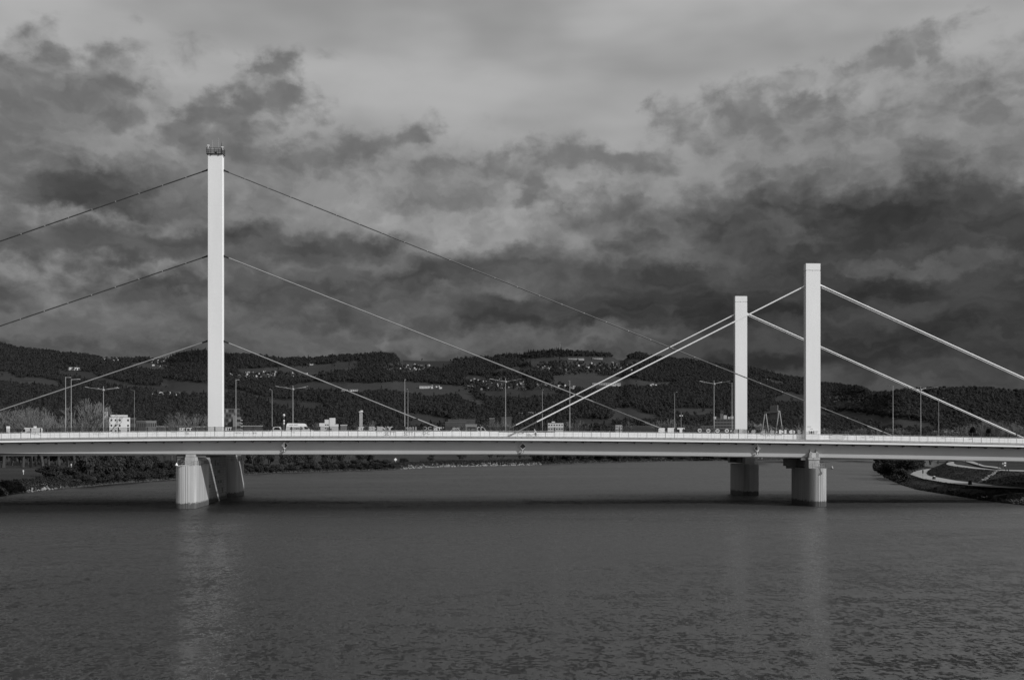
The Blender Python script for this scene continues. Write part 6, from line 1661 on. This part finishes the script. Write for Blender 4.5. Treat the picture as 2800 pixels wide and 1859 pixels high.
block('warehouse', 'low pale hall behind the SET graffiti', 1724, 1790, 1165, 1000, 14, 1, 6, 'block_dark', 'warehouse', ww=.5)
t, L, H = block('hospital_block', 'large grey many windowed block behind the round graffiti faces, white plant rooms on top', 1951, 2006, 1146, 960, 18, 7, 14, 'block_grey', 'office', fh=3.0, ww=.6, wh=.5)
for x0, x1, h, m in ((.0, .14, 2.4, 'house_white'), (.18, .30, 1.2, 'block_dark'), (.34, .46, 5.0, 'block_grey'), (.50, .66, 3.6, 'house_white'), (.72, .80, 2.2, 'kerb_concrete'), (.84, .98, 2.6, 'house_white')):
    mb = MB(); mb.box((-L / 2 + L * x0, 2, H + .3), (-L / 2 + L * x1, 8, H + .3 + h)); mb.build('roof_plant', m, t, (0, 0, 0))
for fx_ in (.37, .42, .47): mb = MB(); mb.tube((-L / 2 + L * fx_, 4, H), (-L / 2 + L * fx_, 4, H + 9), .12, .08, 5); mb.build('antenna', 'steel_grey', t, (0, 0, 0))
block('office_building', 'lower grey wing building left of the many windowed block', 1917, 1950, 1164.5, 955, 14, 2, 8, 'block_grey', 'office', fh=3.0, ww=.6)
block('shed', 'pale low shed right of the far pylon base', 2046, 2056, 1158.5, 900, 8, 1, 2, 'house_cream', 'shed', ww=.4)

# ================================================================== light and sky
SUN = Vector((.749, -.468, .469)).normalized()
sun_el = math.asin(SUN.z); sun_az = math.atan2(SUN.x, SUN.y)
ld = bpy.data.lights.new('sun', 'SUN'); ld.energy = 3.05; ld.angle = math.radians(.53); ld.color = (1, 1, 1)
lo = bpy.data.objects.new('sun', ld); COL.objects.link(lo); lo.rotation_euler = SUN.to_track_quat('Z', 'Y').to_euler(); lo.location = (300, -200, 300)

world = bpy.data.worlds.new('World'); SC.world = world; world.use_nodes = True
nt = world.node_tree; N = nt.nodes.new; L_ = nt.links.new
bg = nt.nodes['Background']; bg.inputs['Strength'].default_value = .10
tc = N('ShaderNodeTexCoord'); sx = N('ShaderNodeSeparateXYZ'); L_(tc.outputs['Generated'], sx.inputs[0])
def M(op, a, b=None, c=None, clamp=False):
    n = N('ShaderNodeMath'); n.operation = op; n.use_clamp = clamp
    for i, q in enumerate((a, b, c)):
        if q is None: continue
        if isinstance(q, (int, float)): n.inputs[i].default_value = q
        else: L_(q, n.inputs[i])
    return n.outputs[0]
def MR(v, a, b, c, d, smoothstep=True):
    n = N('ShaderNodeMapRange'); n.interpolation_type = 'SMOOTHSTEP' if smoothstep else 'LINEAR'
    L_(v, n.inputs['Value'])
    for k, q in zip(('From Min', 'From Max', 'To Min', 'To Max'), (a, b, c, d)):
        if isinstance(q, (int, float)): n.inputs[k].default_value = q
        else: L_(q, n.inputs[k])
    return n.outputs[0]
az = M('ARCTAN2', sx.outputs[0], sx.outputs[1])
hz = M('SQRT', M('ADD', M('MULTIPLY', sx.outputs[0], sx.outputs[0]), M('MULTIPLY', sx.outputs[1], sx.outputs[1])))
el = M('ARCTAN2', sx.outputs[2], hz)
def sky_uv(x, y):
    a = math.atan((x - CX) / F); e = math.atan((HY - y) / F * math.cos(a)); return (a + TH) * 1000, e * 1000
U = M('MULTIPLY', az, 1000.0); V = M('MULTIPLY', el, 1000.0)
def comb(u, v, w=0.0):
    n = N('ShaderNodeCombineXYZ')
    for i, q in enumerate((u, v, w)):
        if isinstance(q, (int, float)): n.inputs[i].default_value = q
        else: L_(q, n.inputs[i])
    return n.outputs[0]
def noise(vec, sx_, sy_, detail=6, rough=.55, seed=0.0, dist=0.0):
    mp = N('ShaderNodeMapping'); mp.inputs['Scale'].default_value = (1 / sx_, 1 / sy_, 1); mp.inputs['Location'].default_value = (seed, seed * 1.7, seed * .3); L_(vec, mp.inputs['Vector'])
    n = N('ShaderNodeTexNoise'); n.noise_dimensions = '2D'; n.inputs['Scale'].default_value = 1; n.inputs['Detail'].default_value = detail; n.inputs['Roughness'].default_value = rough; n.inputs['Distortion'].default_value = dist
    L_(mp.outputs[0], n.inputs['Vector']); return n.outputs[0]
UV = comb(U, V)
# drifting edges: the outline of every cloud is bent by two sizes of turbulence
w1 = noise(UV, 75, 55, 3, .55, 3.1); w2 = noise(UV, 75, 55, 3, .55, 17.4); w3 = noise(UV, 20, 15, 5, .65, 8.2); w4 = noise(UV, 20, 15, 5, .65, 27.9)
WU = M('ADD', U, M('ADD', M('MULTIPLY_ADD', w1, 90.0, -45.0), M('MULTIPLY_ADD', w3, 34.0, -17.0)))
WV = M('ADD', V, M('ADD', M('MULTIPLY_ADD', w2, 46.0, -23.0), M('MULTIPLY_ADD', w4, 22.0, -11.0)))
WUV = comb(WU, WV)
def blob(x, y, a, b, rot=0):
    u, v = sky_uv(x, y); mp = N('ShaderNodeMapping'); mp.vector_type = 'TEXTURE'
    mp.inputs['Location'].default_value = (u, v, 0); mp.inputs['Rotation'].default_value = (0, 0, math.radians(rot)); mp.inputs['Scale'].default_value = (a / 2.9, b / 2.9, 1)
    L_(WUV, mp.inputs['Vector']); n = N('ShaderNodeVectorMath'); n.operation = 'LENGTH'; L_(mp.outputs[0], n.inputs[0])
    return M('SUBTRACT', 1.0, n.outputs['Value'])
def union(lst):
    r = None
    for q in lst:
        b = blob(*q); r = b if r is None else M('SMOOTH_MAX', r, b, .25)
    return r
fine = noise(UV, 36, 23, 9, .60, 5.5, .3); mid = noise(WUV, 95, 58, 7, .56, 11.7); wide = noise(UV, 260, 90, 3, .5, 2.2)
streak = noise(WUV, 150, 26, 5, .5, 31.0)
def billow(vec, sx_, sy_, seed, detail=4):
    mp = N('ShaderNodeMapping'); mp.inputs['Scale'].default_value = (1 / sx_, 1 / sy_, 1); mp.inputs['Location'].default_value = (seed, seed * .7, seed * .3); L_(vec, mp.inputs['Vector'])
    n = N('ShaderNodeTexVoronoi'); n.voronoi_dimensions = '2D'; n.feature = 'SMOOTH_F1'; n.inputs['Smoothness'].default_value = .6; n.inputs['Detail'].default_value = detail; n.inputs['Roughness'].default_value = .45; n.inputs['Lacunarity'].default_value = 2.15; n.normalize = True
    L_(mp.outputs[0], n.inputs['Vector']); return M('SUBTRACT', 1.0, n.outputs['Distance'])
def shift(vec, du, dv):
    n = N('ShaderNodeVectorMath'); n.operation = 'ADD'; L_(vec, n.inputs[0]); n.inputs[1].default_value = (du, dv, 0); return n.outputs[0]
WS = comb(M('MULTIPLY_ADD', M('SUBTRACT', WU, U), .45, U), M('MULTIPLY_ADD', M('SUBTRACT', WV, V), .45, V))
puff = billow(WS, 230, 150, 7.7, 3)
puff_up = billow(shift(WS, 10.0, 18.0), 230, 150, 7.7, 3)
relief = M('SUBTRACT', puff, puff_up)                              # which side of each billow faces the light above
# luminance of the open veil above, from the daylight sky itself
nish = N('ShaderNodeTexSky'); nish.sky_type = 'NISHITA'; nish.sun_disc = False; nish.sun_elevation = sun_el; nish.sun_rotation = sun_az
bw = N('ShaderNodeRGBToBW'); L_(nish.outputs[0], bw.inputs[0])
clear = M('MINIMUM', M('MULTIPLY', bw.outputs[0], .9), 4.2)
veil = MR(V, 150, 350, 2.9, 4.25)
veil = M('MULTIPLY', veil, MR(wide, .3, .7, .82, 1.12))
veil = M('MULTIPLY', veil, MR(noise(UV, 190, 70, 5, .5, 41.0, .25), .3, .7, .93, 1.05))
veil = M('ADD', M('MULTIPLY', veil, .8), M('MULTIPLY', clear, .16))
col = veil
def layer(col, shape, amount, lo_, hi_, edge=.6, bias=0.0, tex=None, rag=1.0):
    """lay a cloud of luminance lo..hi (varied inside by tex) over what is there"""
    d = M('ADD', shape, M('MULTIPLY_ADD', fine, 1.25 * rag, -.62 * rag + bias))
    d = M('ADD', d, M('MULTIPLY_ADD', puff, 1.8 * rag, -1.28 * rag))
    m = M('MULTIPLY', MR(d, -edge * .5, edge, 0.0, 1.0), amount)
    c = MR(M('ADD', M('MULTIPLY', fine, .14), M('MULTIPLY', tex if tex is not None else puff, .86)), .27, .73, lo_, hi_)
    c = M('MULTIPLY_ADD', MR(d, .2, 1.2, .22, 0.0), hi_, c)           # thin rims pass more light
    c = M('MULTIPLY', c, MR(relief, -.13, .13, 1.11, .91))
    mx = N('ShaderNodeMix'); mx.data_type = 'FLOAT'; L_(m, mx.inputs['Factor']); L_(col, mx.inputs['A']); L_(c, mx.inputs['B'])
    return mx.outputs['Result']
# low grey bank over the whole horizon
band = M('ADD', MR(V, 95, 235, 1.35, -1.3, False), M('MULTIPLY_ADD', mid, 1.1, -.55))
col = layer(col, band, .98, .55, 1.30, .9, tex=mid)
# broad mid grey clouds
col = layer(col, union([(170, 330, 330, 150, 8), (60, 420, 240, 130, 0), (330, 470, 330, 110, 0), (600, 520, 260, 130, 0)]), .88, 1.1, 2.1, .75, .22, mid)
col = layer(col, union([(1180, 520, 300, 105, 4), (1400, 640, 330, 120, 0), (1640, 590, 240, 120, 0)]), .82, 1.35, 2.95, .75, .17, mid)
col = layer(col, union([(2130, 430, 230, 110, -4), (2420, 460, 380, 170, 0), (2680, 420, 260, 200, 0), (2080, 560, 240, 100, 0)]), .9, 1.1, 2.1, .75, .22, mid)
# small dark ragged clouds
col = layer(col, union([(640, 290, 200, 60, 30), (770, 195, 90, 55, 20), (780, 275, 100, 45, 0), (520, 350, 90, 55, 30)]), .88, 0.93, 1.4500000000000002, .8, .18)
col = layer(col, union([(20, 250, 70, 80, 0), (150, 225, 160, 50, 25), (40, 300, 100, 45, 20), (300, 230, 100, 35, -20)]), .75, 0.9800000000000001, 1.55, .8, .18)
col = layer(col, union([(990, 415, 185, 52, 18), (1110, 380, 90, 38, 20), (840, 455, 80, 38, 20), (650, 420, 100, 65, 0)]), .85, 0.93, 1.4500000000000002, .8, .18)
col = layer(col, union([(1540, 430, 120, 48, 12), (1680, 440, 140, 40, -10), (1450, 500, 80, 45, 30), (1320, 440, 80, 30, 20), (1400, 560, 50, 32, 0)]), .82, 0.93, 1.55, .8, .18)
col = layer(col, union([(2420, 165, 150, 42, 16), (2540, 130, 65, 34, -10), (1835, 350, 70, 45, 45), (2030, 310, 140, 60, 10), (2190, 300, 100, 50, -10)]), .78, 1.0299999999999998, 1.6500000000000001, .8, .18)
# heavy dark bellies
col = layer(col, union([(2480, 610, 560, 85, -2), (2720, 640, 320, 110, 0), (2300, 700, 340, 50, -6)]), .95, .28, .70, 1.0, .6, streak, .35)
col = layer(col, union([(330, 660, 460, 56, 2), (650, 800, 420, 58, 4), (260, 520, 170, 55, 0)]), .9, .46, .95, 1.0, .5, streak, .45)
col = layer(col, union([(1250, 750, 380, 55, 3), (1480, 840, 540, 55, 0), (1800, 770, 460, 75, 0), (900, 690, 240, 38, 4)]), .9, .44, .95, 1.0, .5, streak, .45)
col = layer(col, union([(2300, 850, 660, 130, 0), (1900, 900, 300, 60, 0), (2700, 880, 420, 170, 0), (2250, 960, 420, 60, 0)]), .95, .26, .60, 1.0, .65, streak, .35)
# paler breaks low down
col = layer(col, union([(260, 890, 360, 40, 2), (980, 930, 480, 34, 0), (1560, 925, 240, 34, 0), (560, 830, 130, 28, 0)]), .62, .95, 1.65, 1.0, .0, streak)
col = layer(col, union([(2110, 620, 120, 38, -14), (2560, 720, 220, 28, 0), (1000, 745, 160, 28, 8), (30, 560, 80, 50, 60), (1560, 610, 130, 40, 0)]), .55, .95, 1.6, .9, .05, streak)
# everything overhead and behind the camera opens to bright broken cloud
back_ = MR(M('ABSOLUTE', U), 800, 1700, 0.0, 1.0); top_ = MR(V, 470, 900, 0.0, 1.0)
opn = M('MAXIMUM', back_, top_)
dt = N('ShaderNodeVectorMath'); dt.operation = 'DOT_PRODUCT'; L_(tc.outputs['Generated'], dt.inputs[0]); dt.inputs[1].default_value = tuple(SUN)
glow = MR(dt.outputs['Value'], -.15, .95, 0.0, 1.0)               # the sky is open and bright on the side the sun shines from
behind = M('MULTIPLY', M('ADD', M('MULTIPLY_ADD', glow, 6.6, .45), M('ADD', M('MULTIPLY', clear, .10), M('MULTIPLY', M('SUBTRACT', 1.0, back_), M('MULTIPLY', top_, 2.3)))), MR(noise(UV, 300, 160, 5, .55, 61.0), .35, .65, .75, 1.2))
mx = N('ShaderNodeMix'); mx.data_type = 'FLOAT'; L_(opn, mx.inputs['Factor']); L_(col, mx.inputs['A']); L_(behind, mx.inputs['B'])
L_(mx.outputs['Result'], bg.inputs['Color'])

# ================================================================== camera
cd = bpy.data.cameras.new('camera'); cam = bpy.data.objects.new('camera', cd); COL.objects.link(cam)
cam.location = (0, 0, HC); cam.rotation_euler = (math.radians(90), 0, -TH)
cd.sensor_width = 36; cd.lens = F / 2800 * 36; cd.shift_y = (HY - 929.5) / 2800; cd.clip_start = .5; cd.clip_end = 20000
SC.camera = cam
vs_ = SC.view_settings
vs_.view_transform = 'Standard'; vs_.look = 'None'; vs_.exposure = 0.0; vs_.gamma = 1.0; vs_.use_curve_mapping = False
SC.cycles.max_bounces = 6; SC.cycles.diffuse_bounces = 3; SC.cycles.glossy_bounces = 3; SC.cycles.transparent_max_bounces = 12
SC.cycles.use_denoising = True
SC.cycles.sample_clamp_indirect = 6
